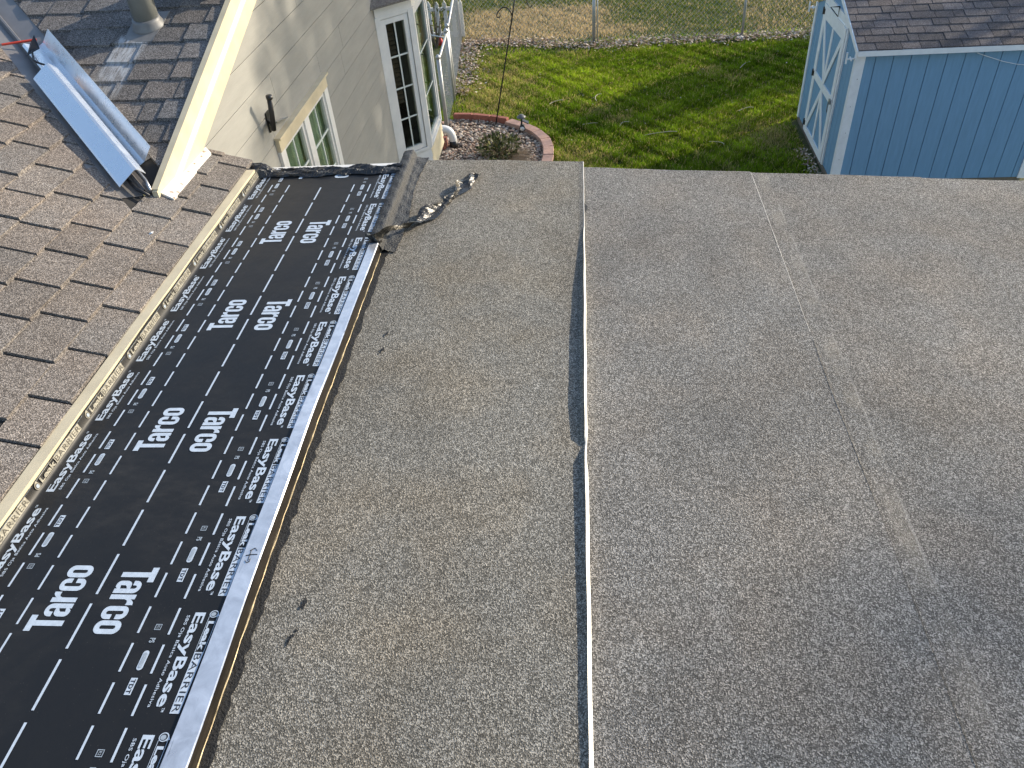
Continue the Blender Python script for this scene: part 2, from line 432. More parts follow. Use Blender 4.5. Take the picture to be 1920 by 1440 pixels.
# normal of the valley line in plan, towards the main roof
va, vb = Vector((vx(3.4), 3.4)), Vector((vx(5.4), 5.4)); vd = (vb - va).normalized(); vn = Vector((-vd.y, vd.x))
if vn.x > 0: vn = -vn
vn = -vn                                                  # now points to +X/+Y (wing side)
vdist = vn.dot(va)
courses = [(-1.832, -1.985)] + [(-1.975 - .172 * i, -2.155 - .172 * i) for i in range(0, 12)]
def main_clip(p):
    cx = sum(q[0] for q in p) / 4
    if cx > -2.113: return clip(p, 0, 1, 3.946)
    if max(q[0] for q in p) > -2.113 and max(q[1] for q in p) > 3.2: p = clip(p, 1, 0, -2.113)
    return clip(p, vn.x, vn.y, vdist - .115) if p else p
nm = shingle_field(main_roof, MT['shmain'], mainz, courses, 'y', (.75, 5.4), None, lift=.010,
    clips=main_clip, wmin=.20, wmax=.31, seed=3, gap=.009,
    vis=lambda x, y: (x - CAM.x) / max(y, .1) > -1.62 and x > -.95 * y - .45)
# --- wing roof plane (falls towards -Y, ends at the rake board)
plan = [(-2.105, 3.32), (-2.105, 7.2), (-6.2, 7.2), (vx(7.2), 7.2), (-2.256, 3.47)]
plan = [(-2.105, 3.40), (-2.105, 7.2), (vx(7.2), 7.2), (vx(3.44), 3.44)]
L = len(plan); mb = MB()
mb.add([(x, y, wingz(x, y)) for x, y in plan] + [(x, y, wingz(x, y) - .05) for x, y in plan],
       [list(range(L)), list(range(2 * L - 1, L - 1, -1))] + [(i, L + i, L + (i + 1) % L, (i + 1) % L) for i in range(L)])
wing_roof = obj('wing_roof', mb, MT['deck'], house)
courses = [(3.713 + .161 * i, 3.713 + .161 * (i + 1) + .01) for i in range(-2, 11)]
nw = shingle_field(wing_roof, MT['shwing'], wingz, courses, 'x', (-4.3, -2.11), None, lift=.011,
    clips=[(-vn.x, -vn.y, -(vdist + .135)), (1, 0, -2.112)], wmin=.11, wmax=.27, seed=11, vis=lambda x, y: y < 5.5 and x / y > -.86)
# --- valley metal with its raised rib
up = Vector((0, 0, 1)); a3 = Vector((vx(3.36), 3.36, wingz(0, 3.36))); b3 = Vector((vx(6.4), 6.4, wingz(0, 6.4)))
ux = Vector((vn.x, vn.y, 0))
sl_main = (mainz(va.x - vn.x * .1, 0) - mainz(va.x, 0)) / .1
sl_wing = (wingz(0, va.y + vn.y * .1) - wingz(0, va.y)) / .1
prof = [(-.16, .16 * sl_main + .004), (-.016, .016 * sl_main + .004), (-.006, .034), (.002, .036), (.014, .016 * sl_wing + .006), (.19, .19 * sl_wing + .004)]
a4 = Vector((vx(3.52), 3.52, wingz(0, 3.52)))
mb = MB().sweep(prof, a4, b3, ux, up, n=12, thick=-.0015)
mb.sweep(prof[:5] + [(.035, .035 * sl_wing + .005)], a3, a4, ux, up, n=2, thick=-.0015)
obj('valley_flashing', mb, MT['valley'], house)
# --- rake boards along the wing roof edge
r0, r1 = Vector((0, 3.44, wingz(0, 3.44))), Vector((0, 7.2, wingz(0, 7.2)))
def slanted(x0, x1, zt, zb, y0=None, y1=None):
    m = MB(); ya, yb = y0 or 3.36, y1 or 7.2; za, zb_ = wingz(0, ya), wingz(0, yb)
    m.add([(x0, ya, za + zb), (x1, ya, za + zb), (x1, yb, zb_ + zb), (x0, yb, zb_ + zb), (x0, ya, za + zt), (x1, ya, za + zt), (x1, yb, zb_ + zt), (x0, yb, zb_ + zt)],
          [(3, 2, 1, 0), (4, 5, 6, 7), (0, 1, 5, 4), (1, 2, 6, 5), (2, 3, 7, 6), (3, 0, 4, 7)]); return m
obj('rake_board', slanted(-2.115, -2.088, .022, -.082, 3.36), MT['cream'], house)
obj('rake_trim', slanted(-2.113, -2.068, -.082, -.178, 3.36), MT['cream'], house)
m = MB(); ya, yb = 3.40, 7.2
m.add([(-2.0885, ya, wingz(0, ya) - .066), (-2.0675, ya, wingz(0, ya) - .084), (-2.0675, yb, wingz(0, yb) - .084), (-2.0885, yb, wingz(0, yb) - .066), (-2.0885, ya, wingz(0, ya) - .088), (-2.0885, yb, wingz(0, yb) - .088)], [(0, 1, 2, 3), (0, 4, 1), (3, 2, 5)])
obj('rake_highlight', m, MT['white'], house)  # bright highlight along the ledge, put in as a white strip
obj('drip_edge', slanted(-2.120, -2.085, .028, .0225, 3.37), MT['cream'], house)
# --- kick-out flashing where the rake lands on the main roof
mb = MB(); pl = [(-2.094, 3.39), (-2.020, 3.365), (-2.030, 3.90), (-2.072, 3.945)]
mb.add([(x, y, mainz(x, y) + .024) for x, y in pl] + [(x, y, mainz(x, y) + .012) for x, y in pl], [(0, 1, 2, 3), (7, 6, 5, 4)] + [(i, 4 + i, 4 + (i + 1) % 4, (i + 1) % 4) for i in range(4)])
obj('step_flashing', mb, MT['whiteflash'], house)

# --- gable wall, facing +X, with lap boards one by one
WY0, WY1 = 3.955, 10.5
WIN = (5.0, 6.25, 1.35, 3.255)             # small window opening y0,y1,z0,z1
rake_under = lambda y: wingz(0, y) - .17
mb = MB(); XB = -2.150
def wallpoly(y0, y1, z0, z1top):
    p = [(y0, z0), (y1, z0), (y1, z1top(y1)), (y0, z1top(y0))]
    mb.add([(XB, y, z) for y, z in p] + [(XB - .1, y, z) for y, z in p], [(0, 1, 2, 3), (7, 6, 5, 4)] + [(i, 4 + i, 4 + (i + 1) % 4, (i + 1) % 4) for i in range(4)])
wallpoly(3.35, WIN[0], 0, lambda y: rake_under(y)); wallpoly(WIN[1], 8.30, 0, lambda y: rake_under(y))
wallpoly(WIN[0], WIN[1], 0, lambda y: WIN[2]); wallpoly(WIN[0], WIN[1], WIN[3], lambda y: rake_under(y))
wallpoly(8.30, 9.76, 3.2, lambda y: rake_under(y)); wallpoly(8.30, 9.76, 0, lambda y: 1.35); wallpoly(9.76, WY1, 0, lambda y: rake_under(y))
mb.box(-6.5, XB, WY1 - .1, WY1, 0, 4.4); 
gable_wall = obj('gable_wall', mb, MT['siding'], house)
def lap_board(ya, yb, z0, z1):
    """one lap board clipped under the rake"""
    sl = .3257; d0 = rake_under(0)
    poly = clip([(ya, z0), (yb, z0), (yb, z1), (ya, z1)], -sl, 1, d0)
    if len(poly) < 3: return
    m = MB(); L = len(poly)
    fr = [(XW + .002 + .004 * (1 - (z - z0) / (.197)), y, z) for y, z in poly]; bk = [(XB + .002, y, z) for y, z in poly]
    m.add(fr + bk, [list(range(L)), list(range(2 * L - 1, L - 1, -1))] + [(i, L + i, L + (i + 1) % L, (i + 1) % L) for i in range(L)])
    obj('siding_board', m, MT['siding'], gable_wall)
zr = 3.233 - 11 * .197; k = 0; joints = {3: [6.05], 1: [5.2], 2: [], 5: [7.4], 0: [7.0], -1: [6.9], 6: [4.6], 8: [6.3]}
while zr < 5.4:
    z0, z1 = zr + .006, zr + .1965; idx = round((zr - 3.233) / .197)
    y_end = 8.285 if z1 < 3.30 else WY1
    segs = [(WY0, y_end)]
    if z0 < WIN[3] and z1 > WIN[2]: segs = [(WY0, WIN[0] - .004), (WIN[1] + .004, y_end)]
    if z1 < 3.30: segs.append((9.8, WY1))
    for (a, b) in segs:
        js = [a] + [j for j in joints.get(idx, []) if a + .2 < j < b - .2] + [b]
        for p, q in zip(js[:-1], js[1:]): lap_board(p + .0015, q - .0015, z0, z1)
    if z0 < WIN[3] < z1: lap_board(WIN[0] - .002, WIN[1] + .002, WIN[3], z1)
    zr += .197
# --- small window
y0, y1, z0, z1 = WIN
win = thing('window', None, None); win.parent = house; win.location = (0, 0, 0)
del_keys = [k for k in win.keys()]
mb = MB(); xf = XW + .026
mb.box(XB, xf, y0 - .02, y0 + .075, z0, z1 - .09); mb.box(XB, xf, y1 - .075, y1 + .02, z0, z1 - .09)
mb.box(XB, xf, (y0 + y1) / 2 - .055, (y0 + y1) / 2 + .055, z0, z1 - .09)
C.objects.unlink(win); bpy.data.objects.remove(win)
win = obj('window', mb, MT['white'], house)
obj('head_trim', MB().box(XB, xf + .006, y0 - .02, y1 + .02, z1 - .09, z1), MT['cream'], win)
obj('head_cap', MB().box(XB, xf + .028, y0 - .035, y1 + .035, z1 + .001, z1 + .016), MT['cream'], win)
obj('sill', MB().box(XB, xf + .03, y0 - .03, y1 + .03, z0 - .04, z0), MT['white'], win)
for (a, b) in ((y0 + .075, (y0 + y1) / 2 - .055), ((y0 + y1) / 2 + .055, y1 - .075)):
    sm = MB(); sx0, sx1 = XW - .022, XW + .012; t = .035
    sm.box(sx0, sx1, a, a + t, z0, z1 - .09).box(sx0, sx1, b - t, b, z0, z1 - .09).box(sx0, sx1, a + t, b - t, z1 - .09 - t, z1 - .09).box(sx0, sx1, a + t, b - t, z0, z0 + t)
    obj('sash', sm, MT['white'], win)
    obj('pane', MB().box(XW - .010, XW - .006, a + t, b - t, z0 + t, z1 - .09 - t), MT['glass'], win)
    mm = MB(); cy = a + (b - a) * .5
    mm.box(XW - .004, XW + .002, cy - .009, cy + .009, z0 + t, z1 - .09 - t)
    for zz in (1.9, 2.25, 2.56, 2.86): mm.box(XW - .0035, XW + .0015, a + t, b - t, zz - .009, zz + .009)
    obj('muntin', mm, MT['muntin'], win)
cm = MB(); n = 60; prof = [(y0 + (y1 - y0) * i / n, .022 * math.sin(i * 1.35) + .01 * math.sin(i * .6)) for i in range(n + 1)]
vs = [(XW - .060 + d, y, zz) for zz in (z0, z1) for y, d in prof]
cm.add(vs, [(i, i + 1, n + 2 + i, n + 1 + i) for i in range(n)]); obj('curtain', cm, MT['curtain'], win)
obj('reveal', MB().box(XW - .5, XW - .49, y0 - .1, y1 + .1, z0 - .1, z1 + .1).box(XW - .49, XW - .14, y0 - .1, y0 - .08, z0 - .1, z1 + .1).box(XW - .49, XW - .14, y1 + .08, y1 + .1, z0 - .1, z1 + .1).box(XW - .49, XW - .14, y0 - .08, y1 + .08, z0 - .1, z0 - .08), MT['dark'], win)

# --- bay window
P = [Vector((XW, 8.30)), Vector((-1.79, 8.62)), Vector((-1.79, 9.44)), Vector((XW, 9.76))]
BZ0, BZS, BZT = 1.30, 1.60, 3.13
bay = MB(); bayhead = MB()
for a, b in zip(P[:-1], P[1:]):                       # skirt panel and head board round the bay
    d = (b - a).normalized(); nn = Vector((d.y, -d.x))
    for (zz0, zz1, o, mm_) in ((BZ0, BZS, .0, bay), (BZT, BZT + .10, .012, bayhead)):
        mm_.obox((a.x - nn.x * .05, a.y - nn.y * .05, zz0), (b.x - a.x, b.y - a.y, 0), (nn.x * (.05 + o), nn.y * (.05 + o), 0), (0, 0, zz1 - zz0))
bay.add([(p.x, p.y, BZ0) for p in P], [(3, 2, 1, 0)])
bay_o = obj('bay_window', bay, MT['white'], house); obj('head_board', bayhead, MT['white'], bay_o)
skirt = MB()                                          # lap boards on the bay skirt
for a, b in zip(P[:-1], P[1:]):
    d = (b - a).normalized(); nn = Vector((d.y, -d.x))
    for i in range(3):
        zb = BZ0 + .005 + i * .09
        m = MB(); o1, o2 = .016, .004
        vs = []
        for q, e in ((a, -.004), (b, .004)):
            qq = q + d * e
            vs += [(qq.x + nn.x * o1, qq.y + nn.y * o1, zb), (qq.x + nn.x * o2, qq.y + nn.y * o2, zb + .088), (qq.x + nn.x * .001, qq.y + nn.y * .001, zb), (qq.x + nn.x * .001, qq.y + nn.y * .001, zb + .088)]
        m.add(vs, [(0, 4, 5, 1), (2, 0, 1, 3), (4, 6, 7, 5), (0, 2, 6, 4), (1, 5, 7, 3)])
        obj('skirt_board', m, MT['cream'] if a is P[1] else MT['white'], bay_o)
for fi, (a, b) in enumerate(zip(P[:-1], P[1:])):
    d = (b - a); Lf = d.length; d = d.normalized(); nn = Vector((d.y, -d.x))
    def fb(m, s0, s1, zz0, zz1, o0, o1):
        q = a + d * s0
        m.obox((q.x + nn.x * o0, q.y + nn.y * o0, zz0), (d.x * (s1 - s0), d.y * (s1 - s0), 0), (nn.x * (o1 - o0), nn.y * (o1 - o0), 0), (0, 0, zz1 - zz0))
    wid = .055
    fr = MB(); fb(fr, -.01, wid, BZS, BZT, -.05, .020); fb(fr, Lf - wid, Lf + .01, BZS, BZT, -.05, .020)
    fb(fr, wid, Lf - wid, BZS, BZS + .03, -.05, .024); fb(fr, wid, Lf - wid, BZT - .03, BZT, -.05, .016)
    f_o = obj('window_frame', fr, MT['white'], bay_o)
    s = MB(); t = .052; w0, w1 = wid + .006, Lf - wid - .006; zb, zt = BZS + .036, BZT - .036
    fb(s, w0, w0 + t, zb, zt, -.03, .010); fb(s, w1 - t, w1, zb, zt, -.03, .010); fb(s, w0 + t, w1 - t, zb, zb + t, -.03, .010); fb(s, w0 + t, w1 - t, zt - t, zt, -.03, .010)
    obj('sash', s, MT['white'], bay_o)
    gpan = MB(); fb(gpan, w0 + t, w1 - t, zb + t, zt - t, -.014, -.010); obj('pane', gpan, MT['glass'], bay_o)
    mu = MB(); mid = (w0 + w1) / 2
    if fi != 1: fb(mu, mid - .008, mid + .008, zb + t, zt - t, -.0085, -.002)
    for i in (range(1, 4) if fi != 1 else (1.3, 2.7)):
        zz = zb + t + (zt - zb - 2 * t) * i / 4; fb(mu, w0 + t, w1 - t, zz - .008, zz + .008, -.009, -.0025)
    obj('muntin', mu, MT['muntin'], bay_o)
bl = MB()                                             # wooden blind inside the angled light
q0, q1 = P[0] + Vector((.0, .10)), P[1] + Vector((-.09, .0)); dd = (q1 - q0)
for i in range(20):
    zz = 2.18 + i * .048
    bl.obox((q0.x, q0.y, zz), (dd.x * .55, dd.y * .55, 0), (-.018, .018, .03), (0, 0, .004))
obj('blind', bl, MT['blind'], bay_o)
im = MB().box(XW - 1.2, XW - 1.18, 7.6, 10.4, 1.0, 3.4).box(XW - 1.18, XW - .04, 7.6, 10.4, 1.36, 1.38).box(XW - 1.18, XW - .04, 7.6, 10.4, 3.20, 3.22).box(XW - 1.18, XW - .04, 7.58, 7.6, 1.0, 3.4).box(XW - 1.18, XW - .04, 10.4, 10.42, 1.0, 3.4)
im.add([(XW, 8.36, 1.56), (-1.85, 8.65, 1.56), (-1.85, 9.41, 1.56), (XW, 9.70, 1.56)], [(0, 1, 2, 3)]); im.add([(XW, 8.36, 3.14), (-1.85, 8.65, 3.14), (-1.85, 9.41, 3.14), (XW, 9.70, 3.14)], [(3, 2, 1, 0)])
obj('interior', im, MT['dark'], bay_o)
# bay roof (hipped) with shingles
e0 = [Vector((XW, 8.16)), Vector((-1.70, 8.56)), Vector((-1.70, 9.50)), Vector((XW, 9.90))]; t0 = [Vector((XW, 8.62)), Vector((XW, 9.0)), Vector((XW, 9.1)), Vector((XW, 9.44))]
br = MB(); ZE, ZR = 3.235, 3.50
br.add([(p.x, p.y, ZE) for p in e0] + [(p.x, p.y, ZE + .02) for p in e0] + [(XW, 8.60, ZR), (XW, 9.46, ZR)],
       [(3, 2, 1, 0), (0, 1, 5, 4), (1, 2, 6, 5), (2, 3, 7, 6), (4, 5, 8), (5, 6, 9, 8), (6, 7, 9)])
bay_roof = obj('bay_roof', br, MT['shmain'], bay_o)

# --- flat roof deck, fascia, cream board, white drip edges
fl = MB()
pl = [(-1.775, -1.2), (3.6, -1.2), (3.6, 3.88), (-.0, 4.005), (-.93, 4.06), (-.93, 3.90), (-1.775, 3.90)]
L = len(pl)
fl.add([(x, y, flatz(x) - .006) for x, y in pl] + [(x, y, flatz(x) - .17) for x, y in pl], [list(range(L))[::-1], list(range(L, 2 * L))] + [(i, (i + 1) % L, L + (i + 1) % L, L + i) for i in range(L)])
flat_deck = obj('flat_roof', fl, MT['deck'], house)
obj('strip_deck', MB().box(-1.780, -.958, -1.2, 3.89, 3.46, TZ - .006), MT['deck'], house)
obj('ledger_board', MB().box(-1.828, -1.781, -1.2, 3.83, 3.40, 3.568), MT['cream'], house)
mb = MB().box(-1.80, -.985, 3.925, 3.955, 3.44, TZ + .010); obj('white_drip_edge', mb, MT['white'], house)
mb = MB(); mb.sweep([(0, 0), (.03, .0), (.032, -.06)], (-.0, 3.99, flatz(0) - .010), (3.6, 3.865, flatz(3.6) - .010), (0, 1, 0), (0, 0, 1), thick=-.002); obj('eave_flashing', mb, MT['white'], house)
wallb = MB().box(-.9, 3.5, 3.55, 3.70, 0, 3.2); wallb.box(-2.1, -.9, 3.75, 3.90, 0, 3.3); obj('lower_wall', wallb, MT['siding'], house)

# --- vent pipe with boot, and a second round vent behind it
mb = MB().tube([(-2.555, 4.69, wingz(0, 4.69) - .02), (-2.555, 4.69, wingz(0, 4.69) + .75)], .072, 24); pipe = obj('vent_pipe', mb, MT['pipe'], house, True)
mb = MB().lathe([(.105, 0), (.095, .02), (.082, .045), (.080, .06), (.0745, .062)], (-2.555, 4.69, wingz(0, 4.69) - .005), (0, -.18, 1), 24); obj('boot_collar', mb, MT['boot'], pipe, True)
mb = MB(); pl = [(-2.66, 4.527), (-2.475, 4.527), (-2.455, 4.80), (-2.665, 4.80)]
mb.add([(x, y, wingz(x, y) + .018) for x, y in pl] + [(x, y, wingz(x, y) + .004) for x, y in pl], [(0, 1, 2, 3)] + [(i, 4 + i, 4 + (i + 1) % 4, (i + 1) % 4) for i in range(4)]); obj('boot_flange', mb, MT['boot'], pipe)
mb = MB().lathe([(.17, 0), (.175, .03), (.15, .04), (.15, .16), (.20, .17), (.16, .24), (.02, .28)], (-2.27, 5.06, wingz(0, 5.06)), (0, 0, 1), 28); obj('roof_vent', mb, MT['teal'], house, True)

# ================================================================== ROOFING GOODS ON THE FLAT ROOF
def sheet(name, label, x0, x1, yfar, zoff, edge_white=False, seed=0):
    """thin sheet on the sloped deck; right edge laps over the next one"""
    m = MB(); nx, ny = 24, 60; ya = -1.2; r = random.Random(seed)
    P_ = []
    for j in range(ny + 1):
        for i in range(nx + 1):
            fx_, fy_ = i / nx, j / ny
            x = x0 + (x1 - x0) * fx_; yf = yfar(x); y = ya + (yf - ya) * fy_
            if i == 0: x += .004 * noise2(y * 6, 1, seed)
            z = flatz(x) + zoff + .003 * noise2(x * 2.2, y * 1.6, seed)
            P_.append((x, y, z))
    F = [(j * (nx + 1) + i, j * (nx + 1) + i + 1, (j + 1) * (nx + 1) + i + 1, (j + 1) * (nx + 1) + i) for j in range(ny) for i in range(nx)]
    m.add(P_, F)
    edge = [j * (nx + 1) + nx for j in range(ny + 1)]; far = [ny * (nx + 1) + i for i in range(nx + 1)]; left = [j * (nx + 1) for j in range(ny + 1)]
    for ids in (edge, far, left):
        for a, b in zip(ids[:-1], ids[1:]):
            pa, pb = P_[a], P_[b]; m.add([pa, pb, (pb[0], pb[1], pb[2] - .0068), (pa[0], pa[1], pa[2] - .0068)], [(0, 1, 2, 3)])
    o = obj(name, m, MT['capwarm' if seed == 1 else 'cap'], None, False); tag(o, label, 'roofing sheet', 'granulated roofing sheets laid side by side'); return o
far_r = lambda x: 4.04 - .034 * max(x, 0)
SA = sheet('roofing_sheet', 'grey granulated roofing sheet between the metal edge strip and the raised white seam', -.925, -.028, lambda x: 4.105 - .02 * (x + .9) * 0 + .004 * math.sin(x * 9), .020, seed=1)
SB = sheet('roofing_sheet', 'grey granulated roofing sheet just right of the raised white seam', -.05, .905, far_r, .0135, seed=2)
SC = sheet('roofing_sheet', 'grey granulated roofing sheet right of the thin diagonal seam line', .86, 1.80, far_r, .0070, seed=3)
SD = sheet('roofing_sheet', 'grey granulated roofing sheet at the right edge of the photo by the shed', 1.76, 3.58, far_r, .0005, seed=4)
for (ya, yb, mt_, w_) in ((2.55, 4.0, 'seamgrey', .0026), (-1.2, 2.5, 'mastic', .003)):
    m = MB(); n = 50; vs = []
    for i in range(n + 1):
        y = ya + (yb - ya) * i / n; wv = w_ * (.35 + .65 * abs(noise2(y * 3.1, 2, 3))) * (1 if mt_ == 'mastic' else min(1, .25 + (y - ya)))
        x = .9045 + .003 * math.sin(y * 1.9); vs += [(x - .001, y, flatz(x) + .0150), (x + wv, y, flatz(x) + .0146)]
    m.add(vs, [(2 * i, 2 * i + 1, 2 * i + 3, 2 * i + 2) for i in range(n)]); obj('seam_edge', m, MT[mt_], SB)  # thin strip on the seam: pale grey far stretch, black near stretch
# raised lip of sheet A along the seam
def lipH(y):
    if y > 3.55: return .002
    pts = [(-1.2, .009), (.4, .009), (.8, .011), (1.3, .016), (1.6, .020), (1.82, .021), (1.86, .006), (1.90, .025), (2.1, .031), (2.5, .032), (2.8, .028), (3.1, .018), (3.35, .007), (3.55, .002)]
    for (a, ha), (b, hb) in zip(pts[:-1], pts[1:]):
        if a <= y <= b: return ha + (hb - ha) * (y - a) / (b - a)
    return .002
m = MB(); rows = []; film = MB(); frow = []
ys = [-1.2 + i * .06 for i in range(int(5.3 / .06) + 1)]; ys = [y for y in ys if y < 4.1] + [4.104]
for y in ys:
    H = lipH(y); zb = flatz(0) + .020 + .003 * noise2(-.028 * 2.2, y * 1.6, 1); wob = .0016 * math.sin(y * 2.3) + .0007 * math.sin(y * 17)
    pr = [(-.0285, .0), (-.018, H * .18), (-.009 + wob * .5, H * .62), (-.003 + wob, H)]
    rows.append(len(m.v)); m.v += [(x, y, zb + z) for x, z in pr]
    frow.append(len(film.v)); sp = .0072 if y < 1.8 else .0020 if y < 1.9 else .0056 if y < 2.8 else .0056 * max(0, (3.25 - y) / .45)
    film.v += [(-.0025 + wob - (.003 if H < .007 else 0), y, zb + H + (.0004 if H > .007 else -.004)), (.0 + wob + sp * .25, y, zb + H * .72), (.001 + wob + sp * .62, y, zb + H * .35 - .003), (.002 + wob + sp * .85, y, zb - .0055)]
for rr_, mm_ in ((rows, m), (frow, film)):
    for a, b in zip(rr_[:-1], rr_[1:]):
        for j in range(3): mm_.f.append([a + j, a + j + 1, b + j + 1, b + j]); mm_.mi.append(0)
obj('curled_lap_edge', m, MT['capwarm'], SA)
obj('release_film_edge', film, MT['releasefilm'], SA)
m = MB(); rg = random.Random(5)                      # black bleed-out along the left edge of sheet A
vs = []; n = 160
for i in range(n + 1):
    y = -1.2 + i * (3.15 + 1.2) / n
    tp_ = .014 * min(1, max(0, (2.0 - y)) / 1.25); vs += [(-.9475, y, flatz(-.94) + .0235), (-.918 + tp_ + rg.uniform(-.006, .007), y, flatz(-.92) + .0242)]
m.add(vs, [(2 * i, 2 * i + 1, 2 * i + 3, 2 * i + 2) for i in range(n)]); obj('asphalt_bleed', m, MT['mastic'], SA)
def smear(parent, x, y, L_, w, seed, zoff=.0242):
    r = random.Random(seed); m = MB(); n = 9
    for q in range(4):
        cx, cy = x + r.uniform(-w, w), y + r.uniform(-L_ / 2, L_ / 2); a = r.uniform(.003, .006); b = r.uniform(.006, .015)
        m.add([(cx + a * math.cos(t) * r.uniform(.5, 1.2), cy + b * math.sin(t) * r.uniform(.5, 1.2), flatz(cx) + zoff + .0006 * q) for t in [2 * math.pi * i / n for i in range(n)]], [list(range(n))])
    return obj('tar_mark', m, MT['mastic'], parent)
for i, (px, py, l_) in enumerate([(-.806, 2.458, .03), (-.799, 2.344, .05), (-.80, 1.198, .03), (-.802, 1.089, .05)]): smear(SA, px, py, l_, .006, 20 + i)
m = MB(); m.add([(.0, 3.62, flatz(0) + .0175), (.020, 3.58, flatz(0) + .0175), (.016, 3.54, flatz(0) + .0175), (.002, 3.50, flatz(0) + .0175)], [(3, 2, 1, 0)]); obj('tar_patch', m, MT['mastic'], SB)

# --- black underlayment with its print
def ul_z(x, y): return TZ + .0006 * noise2(x * 3, y * 2.1, 9)
m = MB(); ny = 90; xs = [-.965 - i * (1.755 - .965) / 22 for i in range(23)]
rows = []
for j in range(ny + 1):
    y = -1.2 + j * (3.90 + 1.2) / ny; rows.append(len(m.v))
    rg = .003 * math.sin(y * 3.1) + .002 * math.sin(y * 11)
    m.v += [(x, y, ul_z(x, y)) for x in xs]
    m.v += [(-1.766, y, TZ + .004), (-1.7735, y, TZ + .013 + rg), (-1.7765 + .002 * math.sin(y * 7), y, TZ + .030), (-1.779, y, TZ + .048 + rg)]
for a, b in zip(rows[:-1], rows[1:]):
    for j in range(len(xs) + 3): m.f.append([a + j, b + j, b + j + 1, a + j + 1]); m.mi.append(0)
UL = obj('underlayment_sheet', m, MT['film'], None, True)
tag(UL, 'black printed roofing underlayment strip between the cream board and the metal edge', 'underlayment')

def curve_arrays(cu):
    o = bpy.data.objects.new('tmp', cu); C.objects.link(o)
    bpy.context.view_layer.update()
    dg = bpy.context.evaluated_depsgraph_get(); me = bpy.data.meshes.new_from_object(o.evaluated_get(dg))
    vs = [tuple(v.co) for v in me.vertices]; fs = [list(p.vertices) for p in me.polygons]
    C.objects.unlink(o); bpy.data.objects.remove(o); bpy.data.meshes.remove(me); return vs, fs
def text(body, bold=.02, space=1.0):
    cu = bpy.data.curves.new('t', 'FONT'); cu.body = body; cu.size = 1; cu.offset = bold; cu.space_character = space; cu.resolution_u = 3; cu.fill_mode = 'FRONT'
    r = curve_arrays(cu); bpy.data.curves.remove(cu); return r
def outline(polys):
    cu = bpy.data.curves.new('t', 'CURVE'); cu.dimensions = '2D'; cu.fill_mode = 'FRONT'
    for p in polys:
        s = cu.splines.new('POLY'); s.points.add(len(p) - 1); s.use_cyclic_u = True
        for i, (x, y) in enumerate(p): s.points[i].co = (x, y, 0, 1)
    r = curve_arrays(cu); bpy.data.curves.remove(cu); return r
def fit(vf, x0, x1, y0, y1):
    vs, fs = vf; ax = [v[0] for v in vs]; ay = [v[1] for v in vs]; mx, Mx, my, My = min(ax), max(ax), min(ay), max(ay)
    return [(x0 + (v[0] - mx) / (Mx - mx) * (x1 - x0), y0 + (v[1] - my) / (My - my) * (y1 - y0), 0) for v in vs], fs
def place(m, vf, mi=0, dx=0, dy=0, dz=0): m.add([(v[0] + dx, v[1] + dy, dz) for v in vf[0]], vf[1], mi)
def arc(cx, cy, rx, ry, a0, a1, n=8): return [(cx + rx * math.cos(math.radians(a0 + (a1 - a0) * i / n)), cy + ry * math.sin(math.radians(a0 + (a1 - a0) * i / n))) for i in range(n + 1)]
def stadium(x0, x1, y0, y1, r): return arc(x1 - r, y0 + r, r, r, -90, 0) + arc(x1 - r, y1 - r, r, r, 0, 90) + arc(x0 + r, y1 - r, r, r, 90, 180) + arc(x0 + r, y0 + r, r, r, 180, 270)
def word_mark():
    """heavy condensed five-letter word, 0.222 long, capital height 0.105"""
    m = MB(); h = .076; w = .0415; t = .0152; r = .019
    T = [(0, .105), (.050, .105), (.050, .086), (.0335, .086), (.0335, 0), (.0165, 0), (.0165, .086), (0, .086)]
    place(m, outline([T]))
    a = [(w, 0), (w, h - r)] + arc(w - r, h - r, r, r, 0, 90)[1:] + arc(r, h - r, r, r, 90, 180) + [(0, .050), (t, .050), (t, h - .020)] + arc(w / 2, h - .020, (w - 2 * t) / 2, .008, 180, 0, 6)[1:] + [(w - t, .046)] + arc(r * .8, .028, r * .8, .018, 90, 180, 6) + [(0, .015)] + arc(.013, .013, .013, .013, 180, 270, 5) + [(.020, 0)] + [(w - t, .006), (w - t, 0)]
    hole = [(t, .014), (w - t, .016), (w - t, .036), (t + .004, .033), (t, .028)]
    place(m, outline([a, hole]), dx=.046)
    rr = [(0, 0), (t, 0), (t, .046)] + [(t + .004, .055), (t + .011, .057), (.034, .056), (.034, h + .001), (.026, h), (t + .004, h - .006), (t, h - .012), (t, h), (0, h)]
    place(m, outline([rr]), dx=.092)
    c = [(w - t, .044), (w, .044), (w, h - r)] + arc(w - r, h - r, r, r, 0, 90)[1:] + arc(r, h - r, r, r, 90, 180) + arc(r, r, r, r, 180, 270) + arc(w - r, r, r, r, 270, 360) + [(w, .032), (w - t, .032), (w - t, .020)] + arc(w / 2, .019, (w - 2 * t) / 2, .006, 0, -180, 6) + arc(w / 2, h - .019, (w - 2 * t) / 2, .006, 180, 0, 6)
    place(m, outline([c]), dx=.1295)
    place(m, outline([stadium(0, w, 0, h, r), stadium(t, w - t, .0155, h - .0155, .0052)]), dx=.175)
    return m
def template(m, mats, name):
    me = bpy.data.meshes.new(name); me.from_pydata(m.v, [], m.f)
    for q in mats: me.materials.append(q)
    me.polygons.foreach_set('material_index', m.mi); me.update(); return me
